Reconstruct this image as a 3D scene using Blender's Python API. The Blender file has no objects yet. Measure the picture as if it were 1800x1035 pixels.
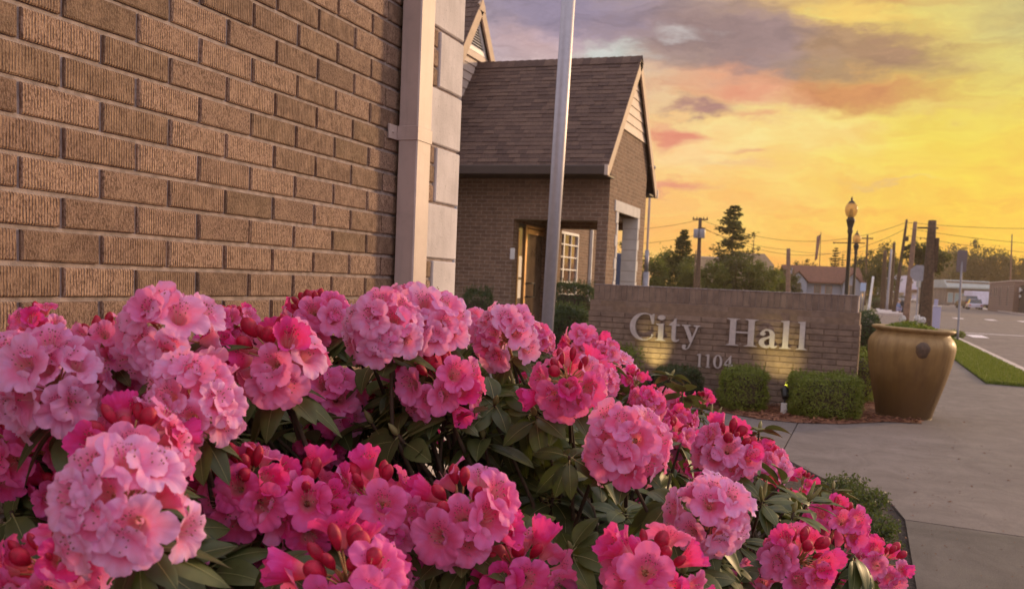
import bpy, math, random
from math import pi, sin, cos, radians, sqrt, exp, atan2
from mathutils import Vector, Matrix, noise
from mathutils.geometry import tessellate_polygon

rng = random.Random(7)
sc = bpy.context.scene
COL = sc.collection

# ------------------------------------------------------------------ camera
YAW, PITCH, ROLL, PPY, FPX = 0.350131, 0.086447, 0.043706, 637.33, 1686.34
CAM = Vector((0, 0, 1.3))
_f = Vector((-sin(YAW) * cos(PITCH), cos(YAW) * cos(PITCH), -sin(PITCH)))
_r0 = Vector((cos(YAW), sin(YAW), 0)); _u0 = _r0.cross(_f)
_r = cos(ROLL) * _r0 + sin(ROLL) * _u0
_u = -sin(ROLL) * _r0 + cos(ROLL) * _u0
cam_d = bpy.data.cameras.new('camera'); cam = bpy.data.objects.new('camera', cam_d); COL.objects.link(cam)
M = Matrix((( _r.x, _u.x, -_f.x, CAM.x), (_r.y, _u.y, -_f.y, CAM.y), (_r.z, _u.z, -_f.z, CAM.z), (0, 0, 0, 1)))
cam.matrix_world = M
cam_d.sensor_width = 36; cam_d.lens = FPX / 1800 * 36
cam_d.shift_y = (PPY - 517.5) / 1800
cam_d.clip_start = 0.05; cam_d.clip_end = 3000
cam_d.dof.use_dof = True; cam_d.dof.focus_distance = 2.3; cam_d.dof.aperture_fstop = 9
sc.camera = cam
sc.render.resolution_x = 1024; sc.render.resolution_y = 588

def ray(x, y): return _f + _r * ((x - 900) / FPX) + _u * ((PPY - y) / FPX)
def at(x, y, X=None, Y=None, Z=None, z=None):
    """a point of the place seen in the direction (x, y) of the 1800 px photograph"""
    d = ray(x, y)
    if z is not None: t = z
    elif X is not None: t = (X - CAM.x) / d.x
    elif Y is not None: t = (Y - CAM.y) / d.y
    else: t = (Z - CAM.z) / d.z
    return CAM + d * t

# ------------------------------------------------------------------ node helpers
class N:
    def __init__(s, tree): s.t = tree; s.n = tree.nodes; s.l = tree.links
    def new(s, typ, ins=None, **kw):
        n = s.n.new(typ)
        for k, v in kw.items(): setattr(n, k, v)
        for k, v in (ins or {}).items():
            if isinstance(v, bpy.types.NodeSocket): s.l.new(v, n.inputs[k])
            elif v is not None: n.inputs[k].default_value = v
        return n
    def math(s, op, a, b=None, c=None, clamp=False):
        n = s.new('ShaderNodeMath', {0: a, 1: b, 2: c}, operation=op); n.use_clamp = clamp
        return n.outputs[0]
    def mix(s, f, a, b, mode='MIX'):
        n = s.n.new('ShaderNodeMix'); n.data_type = 'RGBA'; n.blend_type = mode
        for k, v in ((0, f), (6, a), (7, b)):
            if isinstance(v, bpy.types.NodeSocket): s.l.new(v, n.inputs[k])
            elif k == 0: n.inputs[0].default_value = v
            else: n.inputs[k].default_value = (*v[:3], 1)
        return n.outputs[2]
    def ramp(s, f, stops, interp='LINEAR'):
        n = s.new('ShaderNodeValToRGB', {0: f}); cr = n.color_ramp; cr.interpolation = interp
        while len(cr.elements) < len(stops): cr.elements.new(0.5)
        for e, (p, c) in zip(cr.elements, stops):
            e.position = p; e.color = (*c[:3], 1) if hasattr(c, '__len__') else (c, c, c, 1)
        return n.outputs[0]
    def range(s, v, a, b, c=0.0, d=1.0, smooth=False):
        n = s.new('ShaderNodeMapRange', {0: v, 1: a, 2: b, 3: c, 4: d})
        if smooth: n.interpolation_type = 'SMOOTHSTEP'
        return n.outputs[0]
    def noise(s, vec, scale, detail=3, rough=0.55, out=0, dist=0.0):
        n = s.new('ShaderNodeTexNoise', {'Vector': vec, 'Scale': scale, 'Detail': detail, 'Roughness': rough, 'Distortion': dist})
        return n.outputs[out]
    def obj(s): return s.new('ShaderNodeTexCoord').outputs['Object']
    def scale(s, vec, sc_):
        return s.new('ShaderNodeMapping', {'Vector': vec, 'Scale': sc_}).outputs[0]

# ------------------------------------------------------------------ sky and sun
world = bpy.data.worlds.new('World'); sc.world = world; world.use_nodes = True
w = N(world.node_tree); w.n.clear()
SUN_AZ, SUN_EL = radians(36), radians(11)
gen = w.new('ShaderNodeTexCoord').outputs['Generated']
sep = w.new('ShaderNodeSeparateXYZ', {0: gen})
az = w.math('DEGREES', w.math('ARCTAN2', sep.outputs[0], sep.outputs[1]))
el = w.math('DEGREES', w.math('ARCSINE', sep.outputs[2]))
azel = w.new('ShaderNodeCombineXYZ', {0: az, 1: el, 2: 0.0}).outputs[0]
wn = w.noise(w.scale(azel, (0.06, 0.16, 1)), 1.0, 4, 0.6, out=1)
warp = w.new('ShaderNodeVectorMath', {0: wn, 1: (0.5, 0.5, 0.5)}, operation='SUBTRACT').outputs[0]
warp = w.new('ShaderNodeVectorMath', {0: warp, 1: (11, 4.4, 0)}, operation='MULTIPLY').outputs[0]
wn2 = w.noise(w.scale(azel, (0.35, 0.9, 1)), 1.0, 5, 0.62, out=1)
warp2 = w.new('ShaderNodeVectorMath', {0: wn2, 1: (0.5, 0.5, 0.5)}, operation='SUBTRACT').outputs[0]
warp2 = w.new('ShaderNodeVectorMath', {0: warp2, 1: (4.2, 2.2, 0)}, operation='MULTIPLY').outputs[0]
wv = w.new('ShaderNodeVectorMath', {0: azel, 1: warp}, operation='ADD').outputs[0]
wv = w.new('ShaderNodeVectorMath', {0: wv, 1: warp2}, operation='ADD').outputs[0]
sepw = w.new('ShaderNodeSeparateXYZ', {0: wv})
azu = w.range(sepw.outputs[0], -60, 60)
def P(a): return (a + 60) / 120
low = w.ramp(azu, [(0, (.42, .30, .26)), (P(-30), (.80, .42, .24)), (P(-17), (.98, .48, .17)), (P(-10), (.98, .45, .085)),
                   (P(-2), (.94, .42, .035)), (P(4), (.92, .41, .010)), (P(12), (.92, .42, .008)), (P(34), (1.3, .80, .22)), (1, (.85, .46, .22))])
mid = w.ramp(azu, [(0, (.40, .32, .36)), (P(-24), (.60, .42, .38)), (P(-15), (.95, .50, .20)), (P(-8), (.95, .62, .17)),
                   (P(-2), (.90, .62, .10)), (P(4), (.87, .62, .035)), (P(12), (.88, .60, .02)), (P(34), (1.1, .75, .30)), (1, (.7, .5, .35))])
high = w.ramp(azu, [(0, (.36, .34, .42)), (P(-22), (.52, .40, .44)), (P(-12), (.60, .42, .32)), (P(-5), (.80, .48, .12)),
                    (P(1), (.74, .50, .10)), (P(6), (.58, .47, .15)), (P(14), (.56, .46, .18)), (P(34), (.75, .58, .34)), (1, (.5, .42, .38))])
elw = sepw.outputs[1]
sky = w.mix(w.range(elw, 1.0, 9.0, smooth=True), low, mid)
sky = w.mix(w.range(elw, 7.5, 15.0, smooth=True), sky, high)
# clouds: long banks standing at fixed bearings and heights
def bank(sky, px, py, sx, sy, col, amt, tilt=0.0, soft=0.0):
    d = ray(px, py).normalized()
    a0, e0 = math.degrees(atan2(d.x, d.y)), math.degrees(math.asin(d.z))
    v = w.new('ShaderNodeVectorMath', {0: wv, 1: (a0, e0, 0)}, operation='SUBTRACT').outputs[0]
    m = w.new('ShaderNodeMapping', {'Vector': v, 'Rotation': (0, 0, radians(tilt)), 'Scale': (1, 1, 1)}).outputs[0]
    m = w.new('ShaderNodeVectorMath', {0: m, 1: (1 / sx, 1 / sy, 0)}, operation='MULTIPLY').outputs[0]
    r = w.new('ShaderNodeVectorMath', {0: m}, operation='LENGTH').outputs['Value']
    return w.mix(w.range(r, 1.15, soft, 0, amt, smooth=True), sky, col)
sky = bank(sky, 1230, 270, 4.5, 2.2, (1.0, .62, .30), .6)
sky = bank(sky, 1380, 225, 7.0, 2.4, (.95, .68, .22), .7)
sky = bank(sky, 1040, 20, 9.0, 3.0, (.27, .21, .29), 1.0, 4, .2)
sky = bank(sky, 1290, 85, 8.5, 3.0, (.29, .18, .165), 1.0, 8, .25)
sky = bank(sky, 1540, 100, 5.5, 1.5, (.36, .19, .09), 1.0, 10, .2)
sky = bank(sky, 1510, 160, 6.5, 1.1, (.60, .23, .06), 1.0, 6, .2)
sky = bank(sky, 1290, 155, 6.0, 1.3, (.80, .32, .17), .95, 4, .1)
sky = bank(sky, 1070, 95, 2.6, .8, (.56, .60, .54), .9, 5)
sky = bank(sky, 1180, 70, 1.8, .5, (.60, .54, .52), .7, 5)
sky = bank(sky, 950, 60, 4.0, 1.2, (.62, .40, .38), .7, 3)
sky = bank(sky, 1500, 42, 4.6, .7, (.96, .62, .12), .9, 3)
sky = bank(sky, 1540, 12, 5.0, .5, (.66, .34, .10), .8, 2)
sky = bank(sky, 1215, 190, 2.6, .65, (.40, .19, .15), 1.0, 3, .3)
sky = bank(sky, 1310, 208, 2.4, .5, (.80, .38, .18), .8, 3)
sky = bank(sky, 1175, 240, 2.2, 1.0, (.78, .26, .15), 1.0, 3, .2)
sky = bank(sky, 1185, 343, 2.9, .6, (.80, .28, .15), 1.0, 2, .2)
sky = bank(sky, 1280, 298, 2.6, .3, (.86, .46, .20), .7, 3)
sky = bank(sky, 1318, 272, 1.0, .35, (.80, .42, .20), .7, 3)
sky = bank(sky, 1560, 331, 3.6, .16, (.80, .50, .15), .7, 1)
sky = bank(sky, 1660, 190, 3.0, .5, (.80, .55, .12), .6, 3)
fine = w.noise(w.scale(wv, (0.22, 0.95, 1)), 1.0, 7, 0.66)
sky = w.mix(.34, sky, w.ramp(fine, [(.3, (.25, .22, .22)), (.7, (1, 1, 1))]), 'OVERLAY')
# the rest of the dome: bright pale fill overhead and behind, raised to lift the shade, a warm glow round the sun's bearing
back = w.mix(w.range(el, -5, 60, smooth=True), (.94, .80, .84), (1.0, .96, 1.10))
front = w.range(w.math('ABSOLUTE', w.math('SUBTRACT', az, 12.0)), 50, 110, 1, 0, smooth=True)
frontlow = w.math('MULTIPLY', front, w.range(el, 18, 42, 1, 0, smooth=True))
sky = w.mix(frontlow, back, sky)
nish = w.new('ShaderNodeTexSky', sky_type='NISHITA', sun_disc=False, sun_elevation=SUN_EL, sun_rotation=SUN_AZ)
add = w.new('ShaderNodeBackground', {0: nish.outputs[0], 1: 0.01})
bg = w.new('ShaderNodeBackground', {0: sky, 1: 0.80})
ad = w.new('ShaderNodeAddShader', {0: bg.outputs[0], 1: add.outputs[0]})
wo = w.new('ShaderNodeOutputWorld', {0: ad.outputs[0]})

sun_d = bpy.data.lights.new('sun', 'SUN'); sun_d.energy = 2.5; sun_d.angle = radians(6); sun_d.color = (1.0, .66, .36)
sun = bpy.data.objects.new('sun', sun_d); COL.objects.link(sun)
sdir = Vector((sin(SUN_AZ) * cos(SUN_EL), cos(SUN_AZ) * cos(SUN_EL), sin(SUN_EL)))
sun.rotation_euler = sdir.to_track_quat('Z', 'Y').to_euler(); sun.location = (20, 30, 15)
sc.view_settings.view_transform = 'Standard'; sc.view_settings.look = 'None'
sc.view_settings.exposure = 0.25; sc.view_settings.gamma = 1.0
sc.cycles.max_bounces = 6; sc.cycles.diffuse_bounces = 3; sc.cycles.transparent_max_bounces = 12
sc.cycles.use_denoising = True

# ------------------------------------------------------------------ materials
def mat(name, col=(.5, .5, .5), rough=.7, metal=0.0, var=0.0, vscale=8.0, bump=0.0, bscale=60.0, isl=0.0, spec=.5, cobj=False, streak=0.0, pits=0.0):
    m = bpy.data.materials.new(name); m.use_nodes = True
    t = N(m.node_tree); t.n.clear()
    o = t.obj() if not cobj else t.new('ShaderNodeNewGeometry').outputs['Position']
    c = (*col, 1)
    if var:
        nz = t.noise(o, vscale, 5, .6)
        c = t.mix(t.range(nz, .3, .7, smooth=True), [max(0, v * (1 - var)) for v in col], [min(1, v * (1 + var)) for v in col])
    if streak:
        sn = t.noise(t.scale(o, (1, 1, .07)), 38, 5, .65)
        c = t.mix(t.range(sn, .5, .72, 0, streak), c, [v * .45 for v in col])
        c = t.mix(t.range(t.noise(o, 9, 5, .7), .55, .75, 0, streak), c, [v * .6 for v in col])
    if pits:
        vp_ = t.new('ShaderNodeTexVoronoi', {'Vector': o, 'Scale': 85.0, 'Randomness': 1.0})
        keep = t.range(t.noise(o, 40, 2, .5), .5, .6)
        c = t.mix(t.math('MULTIPLY', t.math('MULTIPLY', t.range(vp_.outputs['Distance'], .10, .22, 1, 0), keep), pits), c, [v * .35 for v in col])
    if isl:
        g = t.new('ShaderNodeNewGeometry').outputs['Random Per Island']
        hs = t.new('ShaderNodeHueSaturation', {'Hue': t.range(g, 0, 1, .5 - .02 * isl, .5 + .02 * isl), 'Value': t.range(g, 0, 1, 1 - isl, 1 + isl), 'Color': c})
        c = hs.outputs[0]
    b = t.new('ShaderNodeBsdfPrincipled', {'Base Color': c, 'Roughness': rough, 'Metallic': metal, 'Specular IOR Level': spec})
    if bump:
        bp = t.new('ShaderNodeBump', {'Height': t.noise(o, bscale, 4, .6), 'Strength': 1.0, 'Distance': bump})
        t.l.new(bp.outputs[0], b.inputs['Normal'])
    t.new('ShaderNodeOutputMaterial', {0: b.outputs[0]})
    return m

def mat_ribbed_brick():
    m = bpy.data.materials.new('ribbed_brick'); m.use_nodes = True
    t = N(m.node_tree); t.n.clear(); o = t.obj()
    isl = t.new('ShaderNodeNewGeometry').outputs['Random Per Island']
    base = t.ramp(isl, [(0, (.21, .130, .088)), (.25, (.37, .235, .168)), (.5, (.48, .31, .225)), (.75, (.32, .20, .145)), (1, (.25, .165, .100))])
    sp = t.noise(t.scale(o, (1, 1, .45)), 330, 3, .7)
    base = t.mix(t.range(sp, .40, .56), (.13, .068, .042), base)
    big = t.noise(o, 26, 3, .6)
    base = t.mix(t.math('MULTIPLY', t.range(big, .45, .75), .5), base, (.52, .34, .23))
    isl2 = t.math('GREATER_THAN', t.math('FRACT', t.math('MULTIPLY', isl, 7.3)), .72)
    sepx = t.new('ShaderNodeSeparateXYZ', {0: o})
    jit = t.noise(t.scale(o, (1, 1, .12)), 90, 2, .5)
    rib = t.math('SINE', t.math('ADD', t.math('MULTIPLY', sepx.outputs[1], 2 * pi / .0072), t.math('MULTIPLY', jit, 3.5)))
    rib = t.math('MULTIPLY', rib, t.range(isl2, 0, 1, 1, .25))
    rib = t.math('MULTIPLY', rib, t.range(t.noise(o, 60, 2, .5), .35, .6))
    rough = t.noise(t.scale(o, (1, 1, .5)), 260, 4, .7)
    h = t.math('ADD', t.math('MULTIPLY', rib, .65), t.math('MULTIPLY', rough, t.range(isl2, 0, 1, 1.3, 3.0)))
    bp = t.new('ShaderNodeBump', {'Height': h, 'Strength': 1.0, 'Distance': .0026})
    base = t.mix(t.math('MULTIPLY', t.range(rib, -1, .2, 1, 0), .6), base, (.16, .075, .035))
    b = t.new('ShaderNodeBsdfPrincipled', {'Base Color': base, 'Roughness': .75, 'Normal': bp.outputs[0], 'Specular IOR Level': .4})
    t.new('ShaderNodeOutputMaterial', {0: b.outputs[0]})
    return m

def mat_brick_tex(name, c1, c2, mortar, axis, bw=.2032, bh=.0677):
    """running-bond brick for far walls; axis = world axis the courses run along"""
    m = bpy.data.materials.new(name); m.use_nodes = True
    t = N(m.node_tree); t.n.clear()
    s = t.new('ShaderNodeSeparateXYZ', {0: t.obj()})
    geo = t.new('ShaderNodeSeparateXYZ', {0: t.new('ShaderNodeNewGeometry').outputs['True Normal']})
    along = t.new('ShaderNodeMix', {0: t.math('GREATER_THAN', t.math('ABSOLUTE', geo.outputs[0]), .6), 2: s.outputs[0], 3: s.outputs[1]}).outputs[0]
    v = t.new('ShaderNodeCombineXYZ', {0: along, 1: s.outputs[2], 2: 0.0}).outputs[0]
    br = t.new('ShaderNodeTexBrick', {'Vector': v, 'Color1': (*c1, 1), 'Color2': (*c2, 1), 'Mortar': (*mortar, 1), 'Scale': 1.0,
               'Mortar Size': .0055, 'Mortar Smooth': .2, 'Bias': -.1, 'Brick Width': bw, 'Row Height': bh})
    col = t.mix(.5, br.outputs[0], t.ramp(t.noise(t.obj(), 14, 5, .65), [(.3, .25), (.7, .75)]), 'OVERLAY')
    bp = t.new('ShaderNodeBump', {'Height': t.math('ADD', t.math('MULTIPLY', br.outputs[1], -1.0), t.noise(t.obj(), 120, 3, .6)), 'Distance': .004, 'Strength': .8})
    b = t.new('ShaderNodeBsdfPrincipled', {'Base Color': col, 'Roughness': .85, 'Normal': bp.outputs[0], 'Specular IOR Level': .3})
    t.new('ShaderNodeOutputMaterial', {0: b.outputs[0]})
    return m

def mat_pavement(name, c, joints=None, crack=.0):
    m = bpy.data.materials.new(name); m.use_nodes = True
    t = N(m.node_tree); t.n.clear(); o = t.obj()
    n1 = t.noise(o, .9, 6, .6, dist=.6); n2 = t.noise(t.scale(o, (1, .5, 1)), 3.2, 6, .7, dist=1.0); n3 = t.noise(o, 85, 3, .7)
    col = t.mix(t.range(n1, .3, .7), [v * .74 for v in c], [v * 1.18 for v in c])
    col = t.mix(t.range(n2, .40, .66, 0, .8), col, [v * .58 for v in c])
    col = t.mix(t.range(n3, .3, .7, 0, .5), col, [min(1, v * 1.5) for v in c])
    vor = t.new('ShaderNodeTexVoronoi', {'Vector': o, 'Scale': 4.5})
    col = t.mix(t.range(vor.outputs['Distance'], .012, .02, .8, 0), col, [v * .25 for v in c])
    ve = t.new('ShaderNodeTexVoronoi', {'Vector': t.new('ShaderNodeVectorMath', {0: o, 1: t.noise(o, 2.2, 4, .6, out=1)}, operation='ADD').outputs[0], 'Scale': .42}, feature='DISTANCE_TO_EDGE')
    ck = t.math('MULTIPLY', t.range(ve.outputs['Distance'], .0006, .0022, 1, 0), t.range(t.noise(o, .35, 2, .5), .50, .56))
    col = t.mix(t.math('MULTIPLY', ck, .8), col, [v * .3 for v in c])
    st_ = t.noise(t.scale(o, (.25, 1.6, 1)), 1.7, 6, .68, dist=.8)
    col = t.mix(t.range(st_, .50, .70, 0, .55), col, [v * .5 for v in c])
    bp = t.new('ShaderNodeBump', {'Height': t.math('ADD', n3, t.math('MULTIPLY', n2, 1.5)), 'Distance': .003, 'Strength': .7})
    b = t.new('ShaderNodeBsdfPrincipled', {'Base Color': col, 'Roughness': t.range(n2, .3, .7, .6, .85), 'Normal': bp.outputs[0], 'Specular IOR Level': .35})
    t.new('ShaderNodeOutputMaterial', {0: b.outputs[0]})
    return m

def mat_leaf(name, c1, c2, rough=.5, trans=.25, under=None, objvar=.15, spec=.45):
    m = bpy.data.materials.new(name); m.use_nodes = True
    t = N(m.node_tree); t.n.clear()
    g = t.new('ShaderNodeNewGeometry')
    oi = t.new('ShaderNodeObjectInfo').outputs['Random']
    mixv = t.math('FRACT', t.math('ADD', g.outputs['Random Per Island'], oi))
    col = t.mix(mixv, c1, c2)
    nz = t.noise(t.obj(), 30, 3, .6)
    col = t.mix(t.range(nz, .35, .7, 0, .5), col, [v * .55 for v in c1])
    if under: col = t.mix(g.outputs['Backfacing'], col, under)
    b = t.new('ShaderNodeBsdfPrincipled', {'Base Color': col, 'Roughness': rough, 'Specular IOR Level': spec})
    tr = t.new('ShaderNodeBsdfTranslucent', {'Color': t.mix(.5, col, (.25, .35, .04))})
    mx = t.new('ShaderNodeMixShader', {0: trans, 1: b.outputs[0], 2: tr.outputs[0]})
    t.new('ShaderNodeOutputMaterial', {0: mx.outputs[0]})
    return m

def mat_petal():
    """UV: u round the flower, v from throat to rim. Object colour: R = how far open and pale (0 deep, 1 pale)"""
    m = bpy.data.materials.new('petal'); m.use_nodes = True
    t = N(m.node_tree); t.n.clear()
    uv = t.new('ShaderNodeUVMap', uv_map='UVMap').outputs[0]
    s = t.new('ShaderNodeSeparateXYZ', {0: uv}); u, v = s.outputs[0], s.outputs[1]
    info = t.new('ShaderNodeObjectInfo')
    age = t.new('ShaderNodeSeparateColor', {0: info.outputs['Color']}).outputs[0]
    rim = t.mix(age, (.93, .060, .40), (.96, .53, .84))
    core = t.mix(age, (.80, .010, .14), (.95, .25, .52))
    col = t.mix(t.range(v, .25, .95, smooth=True), core, rim)
    nz = t.noise(t.obj(), 55, 4, .6)
    lil = t.mix(age, (.84, .10, .52), (.86, .54, .95))
    col = t.mix(t.range(nz, .45, .68, 0, .75), col, lil)
    hot = t.noise(t.new('ShaderNodeVectorMath', {0: t.obj(), 1: info.outputs['Location']}, operation='ADD').outputs[0], 22, 2, .5)
    col = t.mix(t.range(hot, .54, .72, 0, .5), col, (.95, .055, .20))
    # veins along the petals
    vein = t.math('ABSOLUTE', t.math('SINE', t.math('ADD', t.math('MULTIPLY', u, pi * 35), t.math('MULTIPLY', nz, 2.0))))
    col = t.mix(t.math('MULTIPLY', t.range(vein, .0, .35, 1, 0), .07), col, (.72, .05, .16))
    # pale throat with dark freckles on the upper petals
    col = t.mix(t.range(v, .12, .40, .65, 0), col, (.86, .42, .40))
    vor = t.new('ShaderNodeTexVoronoi', {'Vector': t.obj(), 'Scale': 330.0})
    up = t.math('MULTIPLY', t.range(t.math('ABSOLUTE', t.math('SUBTRACT', u, .25)), .13, .09), t.math('MULTIPLY', t.range(v, .30, .36), t.range(v, .74, .60)))
    spk = t.math('MULTIPLY', t.range(vor.outputs['Distance'], .34, .26), up)
    col = t.mix(t.math('MULTIPLY', spk, .85), col, (.16, .015, .02))
    bp = t.new('ShaderNodeBump', {'Height': t.math('ADD', t.noise(t.obj(), 160, 3, .6), t.math('MULTIPLY', vein, .25)), 'Distance': .0006, 'Strength': .7})
    b = t.new('ShaderNodeBsdfPrincipled', {'Base Color': col, 'Roughness': .55, 'Normal': bp.outputs[0], 'Specular IOR Level': .25,
              'Sheen Weight': .15, 'Sheen Roughness': .5})
    tr = t.new('ShaderNodeBsdfTranslucent', {'Color': t.mix(.3, col, (1, .16, .26)), 'Normal': bp.outputs[0]})
    mx = t.new('ShaderNodeMixShader', {0: .42, 1: b.outputs[0], 2: tr.outputs[0]})
    t.new('ShaderNodeOutputMaterial', {0: mx.outputs[0]})
    return m

def mat_glass(name, col=(.05, .05, .05), rough=.08, spec=.9):
    return mat(name, col, rough, 0.0, var=.3, vscale=2, spec=spec)

K = {}
K['brick'] = mat_ribbed_brick()
K['mortar'] = mat('mortar', (.36, .29, .27), .9, var=.28, vscale=30, bump=.002, bscale=400)
K['quoin'] = mat('pale_block', (.62, .56, .55), .8, streak=.25, pits=.8, var=.12, vscale=6, bump=.0015, bscale=120)
K['spout'] = mat('painted_metal', (.52, .40, .36), .5, streak=.3, var=.07, vscale=5, bump=.0008, bscale=35)
K['pbrick'] = mat_brick_tex('porch_brick', (.19, .115, .078), (.26, .16, .108), (.34, .26, .205), 0)
K['cast'] = mat('cast_stone', (.60, .56, .54), .8, var=.1, vscale=4, bump=.003, bscale=60)
K['castd'] = mat('cast_stone_side', (.42, .42, .44), .8, var=.1, vscale=4)
K['shingle'] = mat('shingle', (.112, .064, .047), .9, var=.35, vscale=60, bump=.006, bscale=160, isl=.28)
K['fascia'] = mat('fascia_paint', (.40, .27, .20), .6, var=.12, vscale=5)
K['fasciad'] = mat('gutter_paint', (.060, .036, .026), .6, var=.1, vscale=5)
K['siding'] = mat('siding_paint', (.55, .43, .36), .6, var=.08, vscale=4, isl=.05)
K['white'] = mat('white_paint', (.74, .70, .68), .5, var=.05)
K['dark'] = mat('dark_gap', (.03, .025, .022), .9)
K['bronze'] = mat('warm_metal', (.58, .34, .15), .35, .7, var=.1)
K['blackm'] = mat('black_metal', (.025, .022, .02), .4, .3)
K['glassd'] = mat_glass('door_glass', (.15, .105, .075), .12)
K['glassw'] = mat_glass('window_glass', (.16, .085, .055), .08)
K['glassb'] = mat_glass('car_glass', (.04, .045, .06), .05)
K['alu'] = mat('brushed_aluminium', (.46, .44, .49), .48, .5, var=.05, vscale=20, bump=.0004, bscale=200)
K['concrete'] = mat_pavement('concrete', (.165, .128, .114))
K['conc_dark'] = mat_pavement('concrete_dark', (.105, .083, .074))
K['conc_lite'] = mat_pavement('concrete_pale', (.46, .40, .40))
K['asphalt'] = mat_pavement('asphalt', (.165, .122, .110))
K['kerb'] = mat('kerb_concrete', (.52, .42, .36), .85, var=.15, vscale=6, bump=.004)
K['paint'] = mat('road_paint', (.76, .66, .66), .7, var=.15, vscale=12)
K['soil'] = mat('soil', (.055, .036, .026), .95, var=.5, vscale=30, bump=.02, bscale=40)
K['earth'] = mat('dry_ground', (.12, .10, .05), .95, var=.3, vscale=.3)
K['turf'] = mat('turf', (.10, .125, .02), .95, var=.35, vscale=3, bump=.01, bscale=60)
K['grass'] = mat_leaf('grass_blade', (.12, .145, .018), (.22, .235, .04), .6, .4)
K['mulch'] = mat('bark_mulch', (.19, .070, .035), .9, isl=.45)
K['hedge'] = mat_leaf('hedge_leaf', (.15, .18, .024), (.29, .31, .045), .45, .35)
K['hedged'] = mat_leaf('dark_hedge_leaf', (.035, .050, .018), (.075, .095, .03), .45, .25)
K['twig'] = mat('twig', (.065, .042, .025), .9, var=.3, vscale=40)
K['fernleaf'] = mat_leaf('evergreen_leaf', (.045, .065, .022), (.12, .13, .045), .5, .25)
K['rleaf'] = mat_leaf('rhododendron_leaf', (.052, .066, .022), (.13, .14, .045), .46, .12, under=(.17, .155, .075), spec=.35)
K['shoot'] = mat_leaf('new_shoot', (.34, .33, .13), (.42, .36, .17), .5, .3)
K['petal'] = mat_petal()
K['budred'] = mat('bud_red', (.42, .004, .04), .62, var=.35, vscale=70, bump=.0006, bscale=220, isl=.18)
K['pedicel'] = mat('flower_stalk', (.44, .28, .11), .55, var=.3, vscale=90)
K['stamen'] = mat('stamen', (.78, .42, .38), .5)
K['anther'] = mat('anther', (.25, .10, .05), .6)
K['pot'] = None
K['letter'] = mat('brushed_letter', (.56, .50, .49), .40, .35, var=.08, vscale=25, bump=.0006, bscale=120)
K['pole'] = mat('weathered_timber', (.10, .058, .034), .9, var=.35, vscale=12, bump=.006, bscale=40)
K['polel'] = mat('pale_timber', (.22, .13, .085), .9, var=.25, vscale=8)
K['steel'] = mat('grey_steel', (.30, .28, .30), .5, .5, var=.1)
K['lampmetal'] = mat('lamp_iron', (.045, .032, .02), .5, .4)
K['wire'] = mat('wire', (.10, .06, .03), .7)
K['bark'] = mat('bark', (.075, .048, .03), .95, var=.3, vscale=10)
K['conifer'] = mat_leaf('conifer_needles', (.040, .045, .012), (.085, .080, .02), .7, .25)
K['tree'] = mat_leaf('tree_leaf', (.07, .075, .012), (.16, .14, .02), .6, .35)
K['treed'] = mat_leaf('dark_tree_leaf', (.035, .022, .010), (.065, .040, .014), .6, .3)

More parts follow.
